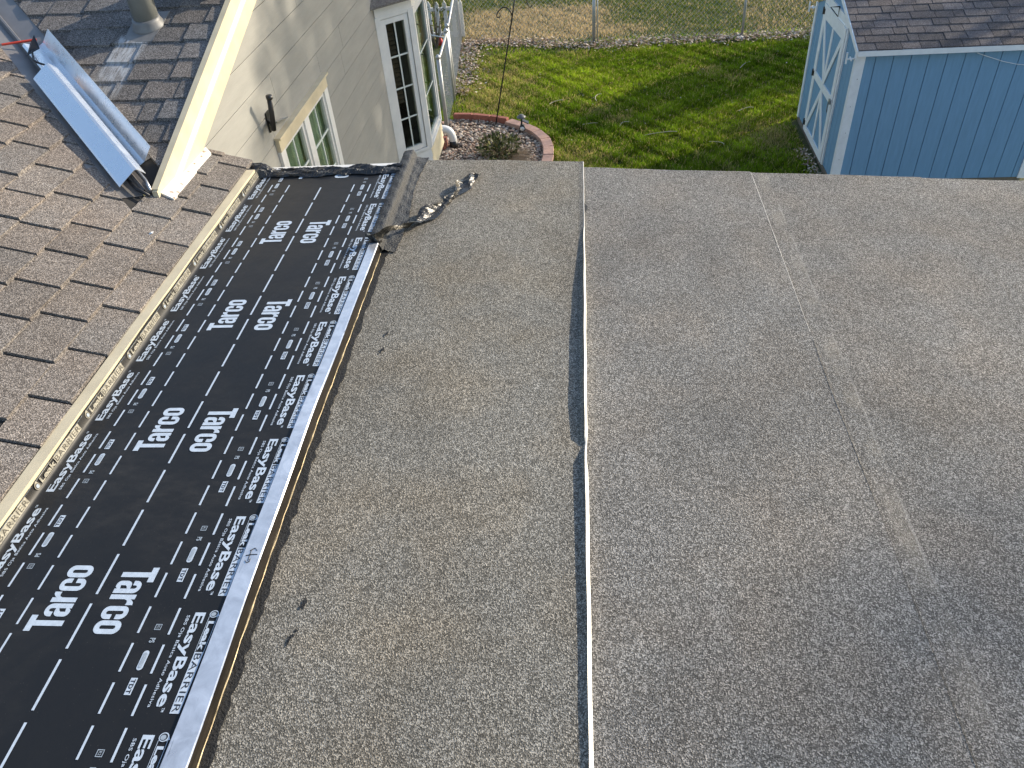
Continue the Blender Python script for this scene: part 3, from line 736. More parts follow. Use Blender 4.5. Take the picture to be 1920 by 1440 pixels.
def put(name, me, x, y, z, rz, ry=0):
    Mx = Matrix.Translation((x, y, z)) @ Matrix.Rotation(ry, 4, 'Y') @ Matrix.Rotation(rz, 4, 'Z')
    wy = [(Mx @ v.co).y for v in me.vertices]
    if max(wy) > 3.885:
        if min(wy) > 3.885: return None
        fs = [(list(p.vertices), p.material_index) for p in me.polygons if max(wy[i] for i in p.vertices) < 3.885]
        if not fs: return None
        m2 = bpy.data.meshes.new(me.name); m2.from_pydata([tuple(v.co) for v in me.vertices], [], [f for f, _ in fs])
        for q in me.materials: m2.materials.append(q)
        m2.polygons.foreach_set('material_index', [k for _, k in fs]); m2.update(); me = m2
    o = bpy.data.objects.new(name, me); C.objects.link(o); o.parent = UL
    o.matrix_local = Matrix.Translation((x, y, z)) @ Matrix.Rotation(ry, 4, 'Y') @ Matrix.Rotation(rz, 4, 'Z'); return o
PZ = TZ + .0013
tw = template(word_mark(), [MT['print']], 'printed_word')
def brand_parts():
    ic = -.086; out = []                               # x along the reading direction, y towards the letter tops
    m = MB(); place(m, fit(text('EasyBase', .022), 0, .268, -.008, .032)); place(m, fit(text('TM', .01), .270, .281, .021, .028)); out.append(('printed_wordmark', m))
    m = MB(); place(m, fit(text('SBS Oja Basica Auto Adhesiva', .008, 1.05), .009, .270, -.0215, -.010)); out.append(('printed_line', m))
    m = MB(); place(m, outline([[(.038, ic - .009), (.056, ic - .009), (.056, ic + .009), (.038, ic + .009)], [(.040, ic - .007), (.054, ic - .007), (.054, ic + .007), (.040, ic + .007)]]), 1); place(m, fit(text('R2', .01), .042, .052, ic - .004, ic + .004), 1); out.append(('printed_mark', m))
    m = MB(); place(m, fit(text('PS', .03), .080, .094, ic - .008, ic + .008), 1); out.append(('printed_mark', m))
    m = MB(); place(m, outline([stadium(.117, .173, ic - .0085, ic + .0085, .0083)])); place(m, outline([stadium(.123, .167, ic - .005, ic + .005, .0049)]), 1, dz=.0006); out.append(('printed_pill', m))
    m = MB(); place(m, outline([[(.194, ic - .009), (.240, ic - .009), (.240, ic + .009), (.194, ic + .009)]])); place(m, fit(text('TDT', .03, 1.15), .1975, .2365, ic - .006, ic + .006), 2, dz=.0006); out.append(('printed_mark', m))
    return out
def logo_block(m=None, y0=.045, y1=.070):
    m = m or MB(); h = y1 - y0
    place(m, outline([[(.012, y0), (.284, y0), (.284, y1), (.012, y1)], [(.0132, y0 + .0012), (.118, y0 + .0012), (.118, y1 - .0012), (.0132, y1 - .0012)]]))
    place(m, outline([[(.03, y0 + .0035), (.033, y0 + .0035), (.033, y1 - .0035), (.03, y1 - .0035)]]))
    place(m, fit(text('Leak', .035), .026, .114, y0 + .0035, y1 - .004), 0, dz=.0003)
    place(m, fit(text('BARRIER', -.004, 1.08), .122, .281, y0 + .004, y1 - .004), 2, dz=.0006)
    dr = arc(.004, y0 + h * .5, .0115, .0125, 60, 300, 14) + [(.016, y1 + .001)]
    dr = arc(.004, y0 + h * .46, .0115, .0125, 110, 400, 16) + [(.010, y1 + .004)]
    place(m, outline([dr]), 0, dz=.0004)
    cx, cy = .004, y0 + h * .46
    place(m, outline([arc(cx, cy, .009, .0098, 0, 345, 16)]), 2, dz=.0007); place(m, outline([arc(cx + .001, cy - .001, .0065, .0072, 0, 345, 14)]), 1, dz=.0010)
    return m
pmats = [MT['print'], MT['printd'], MT['printk']]
bp_ = [(nm_, template(m_, pmats, nm_)) for nm_, m_ in brand_parts()]; t_logo_r = template(logo_block(), pmats, 'printed_logo')
t_logo = template(logo_block(None, 0, .027), [simple('worn_silver_print', (.30, .285, .235), .35, .3, 50, .5), MT['printd'], simple('worn_dark_print', (.06, .055, .045), .4)], 'printed_logo')
for k in range(-3, 5):
    put('printed_word', tw, -1.440, 1.065 + .688 * k, PZ, math.pi / 2)
    put('printed_word', tw, -1.345, 1.277 + .688 * k, PZ, -math.pi / 2)
for k in range(-5, 9):
    ys_ = 1.132 + .338 * k
    if .35 < ys_ < 3.99:
        for nm_, me_ in bp_ + [('printed_logo', t_logo_r)]: put(nm_, me_, -1.076, ys_, PZ, -math.pi / 2)
    yl = 1.568 + .338 * k
    if .5 < yl < 3.75:
        for nm_, me_ in bp_: put(nm_, me_, -1.729, yl, PZ, math.pi / 2)
        put('printed_logo', t_logo, -1.7715, yl - .004, TZ + .0155, math.pi / 2, math.radians(79))
def dash(x, ytop, L_, per, w):
    q = MB(); q.add([(-w / 2, -L_, 0), (w / 2, -L_, 0), (w / 2, 0, 0), (-w / 2, 0, 0)], [(0, 1, 2, 3)]); me = template(q, [MT['print']], 'printed_dash'); y = ytop
    while y > .25: y -= per
    while y < 3.83:
        put('printed_dash', me, x, y, PZ, 0); y += per
dash(-1.390, 1.324, .139, .170, .0075); dash(-1.212, 1.372, .082, .112, .0065); dash(-1.124, 1.369, .082, .112, .0065)
dash(-1.671, 1.513, .084, .112, .0065); dash(-1.574, 1.505, .084, .112, .0065)
m = MB(); y = -1.0                                     # dashes on the upturned edge
while y < 3.7: m.add([(-1.7765, y, TZ + .043), (-1.7765, y + .084, TZ + .043), (-1.7745, y + .084, TZ + .0465), (-1.7745, y, TZ + .0465)], [(0, 1, 2, 3)]); y += .112
obj('upturn_dashes', m, MT['printd'], UL)

# --- galvanised edge strip (top flange, bend, drop face, lit hem)
prof = [(-1.000, TZ + .0055), (-.999, TZ + .0075), (-.9585, TZ + .0078), (-.9550, TZ + .0055)]
def wob(t, j):
    y = -1.2 + t * 4.45; taper = (.022 if j in (2, 3) else 0) * min(1, max(0, (2.0 - y)) / 1.25)
    return (.0025 * math.sin(y * 2.7 + j * .2) + taper + .0012 * math.sin(y * 9), 0, .0012 * math.sin(y * 4 + j) * (1 if j < 5 else .3))
mb = MB().sweep(prof, (0, -1.2, 0), (0, 3.25, 0), (1, 0, 0), (0, 0, 1), n=60, thick=-.0008, wob=wob)
EF = obj('edge_flashing', mb, MT['galv'], None); tag(EF, 'long galvanised metal edge strip between black underlayment and granulated sheet', 'flashing')
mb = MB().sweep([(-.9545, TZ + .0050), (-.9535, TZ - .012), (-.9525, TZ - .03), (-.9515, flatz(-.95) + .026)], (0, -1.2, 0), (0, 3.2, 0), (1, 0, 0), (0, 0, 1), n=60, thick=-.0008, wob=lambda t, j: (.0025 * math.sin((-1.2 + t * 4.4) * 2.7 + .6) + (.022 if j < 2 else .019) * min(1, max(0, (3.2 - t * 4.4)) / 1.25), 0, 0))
obj('drop_face', mb, MT['darkface'], EF)  # face coloured darker and browner than the top flange
mb = MB().sweep([(-.9512, flatz(-.95) + .0262), (-.9487, flatz(-.95) + .0272), (-.9475, flatz(-.95) + .0240)], (0, -1.2, 0), (0, 3.15, 0), (1, 0, 0), (0, 0, 1), n=90, wob=lambda t, j: (.0025 * math.sin((-1.2 + t * 4.35) * 2.7 + .6) + .018 * min(1, max(0, (3.2 - t * 4.35)) / 1.25) + .0012 * math.sin(t * 190), 0, .0012 * math.sin(t * 120 + j)))
obj('hem', mb, simple('hem_glint', (.50, .42, .28), .4, .6, 25, .6), EF)  # gold tint stands in for sunlight glinting off the hem
m = MB()                                               # scribbled layout mark on the strip
m.tube([(-.985, 1.335, TZ + .0095), (-.972, 1.345, TZ + .0095), (-.963, 1.335, TZ + .0095)], .0013, 4); m.tube([(-.992, 1.318, TZ + .0095), (-.975, 1.322, TZ + .0095), (-.958, 1.322, TZ + .0095)], .0013, 4)
m.tube([(-.988, 1.30, TZ + .0095), (-.982, 1.293, TZ + .0095), (-.974, 1.297, TZ + .0095), (-.975, 1.307, TZ + .0095)], .0013, 4); m.tube([(-.981, 1.335, TZ + .0095), (-.980, 1.300, TZ + .0095)], .0010, 4)
obj('marker_scribble', m, MT['mastic'], EF)

# --- wrinkled asphalt tape over the far end of the strip, loose tail peeled away
rg = random.Random(31)
prof = [(-1.008, TZ + .004), (-1.000, TZ + .011), (-.984, TZ + .012), (-.968, TZ + .0125), (-.956, TZ + .011), (-.948, TZ - .004), (-.940, TZ - .028), (-.930, flatz(-.93) + .036), (-.915, flatz(-.92) + .030), (-.898, flatz(-.9) + .0265), (-.882, flatz(-.9) + .0250)]
mb = MB().sweep(prof, (0, 3.09, 0), (0, 4.115, 0), (1, 0, 0), (0, 0, 1), n=90, wob=lambda t, j: (rg.uniform(-.0016, .0016) + (.012 * math.sin(t * 7) if j > 8 else 0), 0, rg.uniform(-.0015, .0022) + .002 * math.sin(t * 60 + j)))
tape = obj('flashing_tape', mb, MT['tapedull'], None, True); tag(tape, 'wrinkled black tape over the far end of the metal strip, its loose tail twisted', 'tape')
path = [(-.985, 3.12, TZ + .012), (-.962, 3.10, TZ + .040), (-.905, 3.20, TZ + .020), (-.835, 3.33, flatz(-.8) + .045), (-.785, 3.42, flatz(-.8) + .040), (-.72, 3.53, flatz(-.7) + .034), (-.675, 3.62, flatz(-.7) + .042), (-.64, 3.74, flatz(-.6) + .036), (-.605, 3.85, flatz(-.6) + .044), (-.59, 3.90, flatz(-.6) + .036)]
def catmull(p, n):
    p = [Vector(q) for q in p]; p = [p[0] * 2 - p[1]] + p + [p[-1] * 2 - p[-2]]; out = []
    for i in range(1, len(p) - 2):
        for k in range(n):
            t = k / n; a, b, c, d = p[i - 1], p[i], p[i + 1], p[i + 2]
            out.append(.5 * ((2 * b) + (c - a) * t + (2 * a - 5 * b + 4 * c - d) * t * t + (3 * b - a - 3 * c + d) * t ** 3))
    return out + [p[-2]]
cp = catmull(path, 8); m = MB(); K = 7; rows = []
for i, q in enumerate(cp):
    t = i / (len(cp) - 1); d = (cp[min(i + 1, len(cp) - 1)] - cp[max(i - 1, 0)]).normalized()
    side = d.cross(Vector((0, 0, 1))).normalized(); u = side.cross(d).normalized()
    tw_ = 1.15 * math.sin(t * 6.5 + .5) * (1 - .25 * t); sd = side * math.cos(tw_) + u * math.sin(tw_); nn = d.cross(sd)
    w = (.030 + .012 * math.sin(t * 17) + .008 * math.sin(t * 41 + 1)) * (1 if t < .93 else (1.02 - t) / .09)
    rows.append(len(m.v))
    for k in range(K):
        f = k / (K - 1) * 2 - 1; p = q + sd * (w * f) + nn * (rg.uniform(-.0035, .0035) + .010 * math.cos(f * 3 + t * 25) * (1 - abs(f) * .3))
        zmin = flatz(p.x) + .027; p.z = max(p.z, zmin); m.v.append(tuple(p))
for a, b in zip(rows[:-1], rows[1:]):
    for j in range(K - 1): m.f.append([a + j, a + j + 1, b + j + 1, b + j]); m.mi.append(0)
obj('loose_tail', m, MT['tapefoil'], tape)
# --- crumpled black membrane across the far end of the strip
m = MB(); nx, ny = 110, 10; rg = random.Random(77); rows = []
for i in range(nx + 1):
    x = -1.835 + i * (1.835 - .985) / nx; rows.append(len(m.v)); n1 = noise2(x * 9, 0, 4)
    for j in range(ny + 1):
        f = j / ny; y = 3.838 + .014 * n1 + .100 * f + .012 * noise2(x * 13, f * 4, 2)
        z = TZ + .011 + .012 * abs(noise2(x * 6 + f * 3, f * 7, 5)) + .006 * math.sin(x * 31 + f * 9) + rg.uniform(-.002, .002) + (.030 if x < -1.76 else .03 * max(0, (-1.70 - x) / .06) if x < -1.70 else 0)
        if j in (0, ny): z = TZ + .0055 + (.045 if x < -1.78 else 0)
        m.v.append((x, min(y, 3.935), max(z, TZ + .0055)))
for a, b in zip(rows[:-1], rows[1:]):
    for j in range(ny): m.f.append([a + j, b + j, b + j + 1, a + j + 1]); m.mi.append(0)
o = obj('membrane_strip', m, MT['tape'], None); tag(o, 'crumpled black membrane strip across the far end of the printed underlayment', 'membrane')

# ================================================================== LOOSE THINGS ON THE SHINGLES
vdir = Vector((b3 - a3)).normalized(); vside = Vector((vn.x, vn.y, 0)); vup = vside.cross(vdir).normalized()
if vup.z < 0: vup = -vup
def vpt(y, s, u): return Vector((vx(y), y, wingz(0, y))) + vside * s + vup * u
# long channel: left flange, gutter, tall right wall
prof = [(-.052, .040), (-.040, .052), (.008, .030), (.030, .016), (.060, .030), (.112, .100)]
pa, pb = vpt(3.50, .03, .020), vpt(4.49, .035, .020)
mb = MB().sweep(prof, pa, pb, vside, vup, n=2, thick=-.0012)
o = obj('metal_channel', mb, MT['galvblue'], None); tag(o, 'long pale blue bent metal channel lying open in the roof valley, holding a trowel', 'metal flashing', 'bent metal flashing pieces in the valley')
prof = [(-.100, .036), (-.092, .044), (-.012, .098), (.0, .100), (.036, .062)]
pa, pb = vpt(3.40, .008, .020), vpt(4.22, .012, .024)
mb = MB().sweep(prof, pa, pb, vside, vup, n=2, thick=-.0012)
o = obj('bent_metal_sheet', mb, MT['galvblue'], None); tag(o, 'shorter pale blue ridge-shaped metal cap overlapping the channel, pliers under its lower end', 'metal flashing', 'bent metal flashing pieces in the valley')
# trowel in the channel
t = thing('trowel', 'black bent trowel with a wooden handle inside the open metal channel', 'trowel', vpt(4.30, .02, .05))
h0, h1 = vpt(4.235, .012, .075), vpt(4.16, .004, .07)
obj('handle', MB().lathe([(.009, 0), (.014, .008), (.015, .05), (.012, .10), (.010, .12)], h0, (h1 - h0), 14), MT['wood'], t, True)
obj('shank', MB().tube([h0, vpt(4.27, .010, .080), vpt(4.30, -.020, .085), vpt(4.335, -.024, .080), vpt(4.40, .0, .080)], .006, 8), MT['blackmetal'], t, True)
bq = [vpt(4.385, -.035, .074), vpt(4.40, .045, .085), vpt(4.47, .06, .115), vpt(4.45, .012, .078)]
m = MB(); m.add([tuple(q) for q in bq] + [tuple(q + vup * .004) for q in bq], [(0, 1, 2, 3), (7, 6, 5, 4)] + [(i, (i + 1) % 4, 4 + (i + 1) % 4, 4 + i) for i in range(4)])
obj('blade', m, MT['blackmetal'], t)
# pliers under the lower end of the cap
t = thing('pliers', 'dark steel pliers poking out under the lower end of the metal cap', 'pliers', vpt(3.40, 0, .02))
obj('handle', MB().tube([vpt(3.56, -.01, .045), vpt(3.44, -.035, .05), vpt(3.375, -.030, .045), vpt(3.32, .0, .040)], [.010, .011, .010, .007], 8), MT['blackmetal'], t, True)
obj('handle', MB().tube([vpt(3.56, .01, .045), vpt(3.46, .030, .05), vpt(3.40, .032, .045), vpt(3.345, .022, .040)], [.010, .011, .010, .007], 8), MT['steel'], t, True)
obj('jaw', MB().tube([vpt(3.56, 0, .045), vpt(3.64, 0, .045), vpt(3.68, 0, .043)], [.016, .014, .007], 8), MT['steel'], t, True)
# red pencil across the valley
def on_main(px, py, lift): return Vector((px, py, mainz(px, py) + lift))
p0, p1 = Vector((vx(4.62) - .115, 4.48, 0)), Vector((vx(4.62) + .09, 4.62, 0))
p0 = vpt(4.555, -.125, .052); p1 = vpt(4.52, .075, .056)
t = thing('pencil', 'red carpenter pencil lying across the metal valley', 'pencil', p0); dr = (p1 - p0).normalized()
obj('body', MB().tube([p0 + dr * .022, p1], .0075, 6), MT['red'], t); obj('tip', MB().tube([p0, p0 + dr * .022], [.0012, .0072], 6), MT['graphite'], t)
m = MB(); q = on_main(-2.01, 3.03, .015); m.add([q, q + Vector((.022, .006, .004)), q + Vector((.02, .022, .006)), q + Vector((.002, .02, .002)), q + Vector((.01, .012, .010))], [(0, 1, 4), (1, 2, 4), (2, 3, 4), (3, 0, 4)])
o = obj('paint_chip', m, MT['white'], None); tag(o, 'small white chip lying on a brown shingle near the cream board', 'paint chip')
# satellite bracket on the gable wall
t = thing('dish_bracket', 'black satellite dish mast bracket on the beige siding above the small window', 'bracket', (XW + .02, 4.95, 3.40))
obj('mast', MB().tube([(-2.045, 4.86, 3.375), (-2.03, 4.85, 3.45), (-2.0, 4.82, 3.60)], .017, 12), MT['blackmetal'], t, True)
obj('mast_cap', MB().tube([(-2.001, 4.821, 3.595), (-1.998, 4.818, 3.615)], .021, 12), MT['plastblack'], t, True)
obj('wall_plate', MB().box(XW + .008, XW + .016, 4.93, 5.0, 3.33, 3.46), MT['blackmetal'], t)
obj('strut', MB().bar((-2.035, 4.875, 3.42), (-2.10, 5.27, 3.30), .035, .006), MT['steel'], t)
obj('standoff', MB().bar((-2.10, 4.96, 3.40), (-2.035, 4.865, 3.41), .022, .022), MT['blackmetal'], t)

# ================================================================== SHED
SRZ = math.radians(-1.3)
shed = thing('garden_shed', 'slate blue garden shed with white trim, cross-braced door and grey shingles', 'shed', (3.49, 10.41, 0), SRZ)
SL, SWd, SH = 2.58, 2.42, 1.83; sl_ = .32; RY = SWd / 2; roofz = lambda y: 1.90 + sl_ * (y + .09) if y <= RY else 1.90 + sl_ * (2 * RY - y + .09)
mb = MB(); mb.box(.02, SL - .02, .02, SWd - .02, .08, SH)
mb.add([(.02, .02, SH), (.02, SWd - .02, SH), (.02, RY, SH + sl_ * RY), (SL - .02, .02, SH), (SL - .02, SWd - .02, SH), (SL - .02, RY, SH + sl_ * RY)], [(0, 2, 1), (3, 4, 5), (0, 3, 5, 2), (1, 2, 5, 4)])
wall_o = obj('wall', mb, MT['bluegroove'], shed, local=True)
x = 0.02; i = 0
edges = [.02] + [.235 + .2165 * k for k in range(11)]; edges = [e for e in edges if e < SL - .03] + [SL - .02]
for a, b in zip(edges[:-1], edges[1:]):
    obj('siding_board', MB().box(a + .0045, b - .0045, .004, .018, .09, SH), MT['bluew'], wall_o, local=True)
ey = [.02 + k * (SWd - .04) / 16 for k in range(17)]
for a, b in zip(ey[:-1], ey[1:]):
    m = MB(); a_, b_ = a + .004, b - .004; za, zb = SH + sl_ * min(a_, SWd - a_) - .02, SH + sl_ * min(b_, SWd - b_) - .02
    pts = [(a_, .09), (b_, .09), (b_, zb), (a_, za)]
    m.add([(.006, y, z) for y, z in pts] + [(.018, y, z) for y, z in pts], [(0, 3, 2, 1), (4, 5, 6, 7)] + [(i, (i + 1) % 4, 4 + (i + 1) % 4, 4 + i) for i in range(4)])
    obj('siding_board', m, MT['bluew'], wall_o, local=True)
for (x0, x1, y0, y1) in ((-.012, .105, -.014, .003), (SL - .105, SL + .012, -.014, .003), (-.014, .004, .003, .06), (-.014, .004, SWd - .07, SWd + .012)):
    obj('corner_trim', MB().box(x0, x1, y0, y1, .08, SH), MT['shedwhite'], shed, local=True)
for zz in (.42, .80, 1.16, 1.52):
    obj('nail', MB().tube([(.05 + .006 * math.sin(zz * 9), -.0165, zz), (.05 + .006 * math.sin(zz * 9), -.0135, zz)], .006, 7), MT['steel'], shed, local=True)
obj('skid', MB().box(.03, SL - .03, .05, .15, 0, .08).box(.03, SL - .03, SWd - .15, SWd - .05, 0, .08).box(.0, .03, .0, SWd, .0, .085), MT['skid'], shed, local=True)
roof = MB()
def rslab(y0, y1):
    za, zb = roofz(y0) if y0 < RY + .01 else roofz(y0), roofz(y1)
    roof.add([(-.02, y0, za - .03), (SL + .06, y0, za - .03), (SL + .06, y1, zb - .03), (-.02, y1, zb - .03), (-.02, y0, za), (SL + .06, y0, za), (SL + .06, y1, zb), (-.02, y1, zb)],
             [(3, 2, 1, 0), (4, 5, 6, 7), (0, 1, 5, 4), (1, 2, 6, 5), (2, 3, 7, 6), (3, 0, 4, 7)])
rslab(-.09, RY); rslab(RY, SWd + .09)
roof_o = obj('roof', roof, MT['deck'], shed, local=True)
_obj = obj
def obj_local(*a, **k): k['local'] = True; return _obj(*a, **k)
obj = obj_local
shingle_field(roof_o, MT['shshed'], lambda x, y: roofz(y), [(-.100 + .144 * i, -.100 + .144 * (i + 1) + .012) for i in range(9)], 'x', (-.03, SL + .07), None, lift=.009, clips=[(-1, 0, .028), (1, 0, SL + .065), (0, 1, RY)], wmin=.13, wmax=.31, gap=.006, seed=21, tilt=.002)
obj = _obj
m = MB(); nsl = SL + .07
m.add([(-.03, RY, roofz(RY) + .012), (nsl, RY, roofz(RY) + .012), (nsl, SWd + .1, roofz(SWd + .1) + .008), (-.03, SWd + .1, roofz(SWd + .1) + .008)], [(0, 1, 2, 3)])
obj('rear_shingles', m, MT['shshed'], roof_o, local=True)
obj('fascia', MB().box(-.02, SL + .06, -.108, -.0905, roofz(-.09) - .068, roofz(-.09) - .004), MT['shedwhite'], shed, local=True)
obj('soffit', MB().box(-.01, SL + .05, -.09, -.015, SH + .001, SH + .012), MT['shedwhite'], shed, local=True)
for s in (0, 1):
    m = MB(); ya, yb = (-.095, RY) if s == 0 else (SWd + .095, RY); za, zb = roofz(-.095), roofz(RY)
    m.add([(-.042, ya, za - .060), (-.042, yb, zb - .060), (-.042, yb, zb + .004), (-.042, ya, za + .004), (-.0205, ya, za - .060), (-.0205, yb, zb - .060), (-.0205, yb, zb + .004), (-.0205, ya, za + .004)],
          [(0, 1, 2, 3), (7, 6, 5, 4), (0, 4, 5, 1), (3, 2, 6, 7), (0, 3, 7, 4), (1, 5, 6, 2)])
    obj('rake_trim', m, MT['shedwhite'], shed, local=True)
# door
DY0, DY1, DZ0, DZ1 = .60, 1.84, .10, 1.96
door = obj('door', MB().box(-.016, .004, DY0, DY1, DZ0, DZ1), MT['bluew'], shed, local=True)
def dbar(name, y0, z0, y1, z1, w, x=-.030, th=.013):
    d = Vector((0, y1 - y0, z1 - z0)); s = Vector((0, -d.z, d.y)).normalized() * w / 2
    m = MB(); o = Vector((x, y0, z0)); vs = [o - s, o + d - s, o + d + s, o + s]
    m.add([tuple(v) for v in vs] + [tuple(v + Vector((th, 0, 0))) for v in vs], [(0, 3, 2, 1), (4, 5, 6, 7)] + [(i, (i + 1) % 4, 4 + (i + 1) % 4, 4 + i) for i in range(4)])
    return obj(name, m, MT['shedwhite'], door, local=True)
zm = .985; yc = (DY0 + DY1) / 2
dbar('stile', DY0 + .055, DZ0, DY0 + .055, DZ1, .11); dbar('stile', DY1 - .055, DZ0, DY1 - .055, DZ1, .11)
dbar('rail', DY0 + .11, DZ1 - .07, DY1 - .11, DZ1 - .09, .18); dbar('rail', DY0 + .11, DZ0 + .05, DY1 - .11, DZ0 + .05, .10); dbar('rail', DY0 + .11, zm, DY1 - .11, zm, .11)
zu0, zu1, zl0, zl1 = zm + .055, DZ1 - .18, DZ0 + .10, zm - .055
dbar('batten', yc, zu0, yc, zu1, .075, -.0295); dbar('batten', yc, zl0, yc, zl1, .075, -.0295)
for sy in (DY0 + .11, DY1 - .11):
    dbar('brace', yc, zu0 + .01, sy, zu1, .085, -.0325 + (.001 if sy > yc else 0)); dbar('brace', yc, zl1 - .01, sy, zl0, .085, -.0325 + (.001 if sy > yc else 0))
obj('door_header', MB().box(-.020, .004, DY0 - .05, DY1 + .05, DZ1 + .006, DZ1 + .12), MT['shedwhite'], shed, local=True)
for yy in (DY0 - .035, DY1 + .035): obj('door_casing', MB().box(-.018, .004, yy - .028, yy + .028, .09, DZ1 + .004), MT['shedwhite'], shed, local=True)
for zz in (.22, zm, 1.86): obj('hinge', MB().box(-.040, -.031, DY1 - .06, DY1 + .02, zz - .035, zz + .035).box(-.046, -.031, DY1 - .005, DY1 + .012, zz - .05, zz + .05), MT['blackmetal'], door, local=True)
obj('latch', MB().box(-.055, -.031, DY0 + .01, DY0 + .08, zm - .03, zm + .03).tube([(-.06, DY0 + .05, zm - .01), (-.062, DY0 + .052, zm - .12), (-.055, DY0 + .06, zm - .16)], .007, 6), MT['steel'], door, local=True)
for yy in (.05, SWd - .03):
    obj('wall_hook', MB().tube([(-.015, yy, 1.76), (-.11, yy, 1.76)], .012, 8).tube([(-.11, yy, 1.70), (-.115, yy - .0, 1.84)], .012, 8).tube([(-.06, yy - .04, 1.75), (-.06, yy + .04, 1.77)], .010, 8), MT['shedwhite'], shed, local=True)
obj('gable_bracket', MB().tube([(-.02, 1.12, 2.10), (-.14, 1.12, 2.10), (-.02, 1.12, 1.97), (-.02, 1.12, 2.10)], .010, 6), MT['plastblack'], shed, local=True)
pts = [(1.44, -.02, 1.79), (1.6, -.02, 1.735), (1.78, -.02, 1.675), (1.95, -.02, 1.635), (2.15, -.02, 1.61), (2.35, -.02, 1.60), (2.55, -.02, 1.62)]
obj('wire', MB().tube(pts, .004, 6), MT['shedwhite'], shed, local=True)

# ================================================================== YARD THINGS
def chainlink(m, a, b, h, z0=.03, step=.10, r=.0027):
    a, b = Vector(a), Vector(b); d = (b - a); Lh = d.length; d.normalize(); n = int(Lh / step); off = Vector((-d.y, d.x, 0)) * .0025
    s = -h
    while s < Lh:
        for sg in (1, -1):
            s0, s1, q0, q1 = s, s + h, z0, z0 + h
            if sg < 0: q0, q1 = z0 + h, z0
            if s0 < 0: q0 = q0 + (q1 - q0) * (0 - s0) / h; s0 = 0
            if s1 > Lh: q1 = q1 - (q1 - q0) * (s1 - Lh) / max(s1 - s0, 1e-6); s1 = Lh
            if s1 - s0 > .01:
                p, q = a + d * s0 + off * sg, a + d * s1 + off * sg; p.z = q0; q.z = q1; m.tube([p, q], r, 3, cap=False)
        s += step
    return m
bf = thing('chain_link_fence', 'galvanised chain link fence along the back of the lawn', 'fence', (0.25, 17.4, 0))
bp = [Vector((-2.72, 18.12, 0)), Vector((.255, 17.38, 0)), Vector((3.35, 17.32, 0)), Vector((6.45, 17.25, 0))]
for i, p in enumerate(bp):
    obj('post', MB().tube([p, p + Vector((0, 0, 1.25))], .036 if i == 1 else .028, 10).lathe([(.04, 0), (.042, .03), (.02, .06)], p + Vector((0, 0, 1.245)), n=10), MT['chain'], bf, True)
obj('post', MB().tube([bp[1] + Vector((.075, 0, 0)), bp[1] + Vector((.075, 0, 1.2))], .014, 8), MT['chain'], bf, True)
for a, b in zip(bp[:-1], bp[1:]):
    obj('top_rail', MB().tube([a + Vector((0, 0, 1.2)), b + Vector((0, 0, 1.2))], .02, 8), MT['chain'], bf, True)
    obj('wire_mesh', chainlink(MB(), a, b, 1.16), MT['chain'], bf)
sf = thing('chain_link_fence', 'galvanised chain link side fence and gate running back past the bay window', 'fence', (-2.36, 12.95, 0))
sp = [Vector((-2.36, 12.98, 0)), Vector((-2.42, 14.42, 0)), Vector((-2.44, 14.72, 0)), Vector((-2.68, 18.0, 0))]
for i, p in enumerate(sp[:3]):
    obj('post', MB().tube([p, p + Vector((0, 0, 1.24))], .034, 10).lathe([(.04, 0), (.042, .03), (.02, .06)], p + Vector((0, 0, 1.235)), n=10), MT['chain'], sf, True)
for a, b, in ((sp[0], sp[1]), (sp[2], sp[3])):
    obj('top_rail', MB().tube([a + Vector((0, 0, 1.2)), b + Vector((0, 0, 1.2))], .022, 8), MT['chain'], sf, True)
    obj('wire_mesh', chainlink(MB(), a, b, 1.16), MT['chain'], sf)
obj('gate_frame', MB().tube([sp[1] + Vector((-.05, .08, .06)), sp[1] + Vector((-.05, .08, 1.12)), sp[2] + Vector((-.35, .0, 1.12)), sp[2] + Vector((-.35, 0, .06))], .018, 8), MT['chain'], sf, True)
pf = thing('picket_fence', 'low white picket fence seen behind the chain link gate', 'fence', (-3.0, 18.25, 0))
for i in range(9):
    x = -4.1 + i * .178
    m = MB(); m.add([(x - .045, 18.24, .04), (x + .045, 18.24, .04), (x + .045, 18.24, .74), (x, 18.24, .82), (x - .045, 18.24, .74), (x - .045, 18.26, .04), (x + .045, 18.26, .04), (x + .045, 18.26, .74), (x, 18.26, .82), (x - .045, 18.26, .74)],
          [(0, 1, 2, 3, 4), (9, 8, 7, 6, 5), (0, 5, 6, 1), (1, 6, 7, 2), (2, 7, 8, 3), (3, 8, 9, 4), (4, 9, 5, 0)])
    obj('picket', m, MT['white'], pf)
for zz in (.08, .60): obj('rail', MB().box(-4.2, -2.65, 18.262, 18.30, zz, zz + .07), MT['white'], pf)
o = obj('ornament', MB().lathe([(.02, 0), (.06, .03), (.075, .09), (.05, .15), (.02, .19), (.03, .21)], (-3.13, 17.75, 0), n=14), MT['redorn'], None, True); tag(o, 'small red ornament at the foot of the white picket fence', 'ornament')

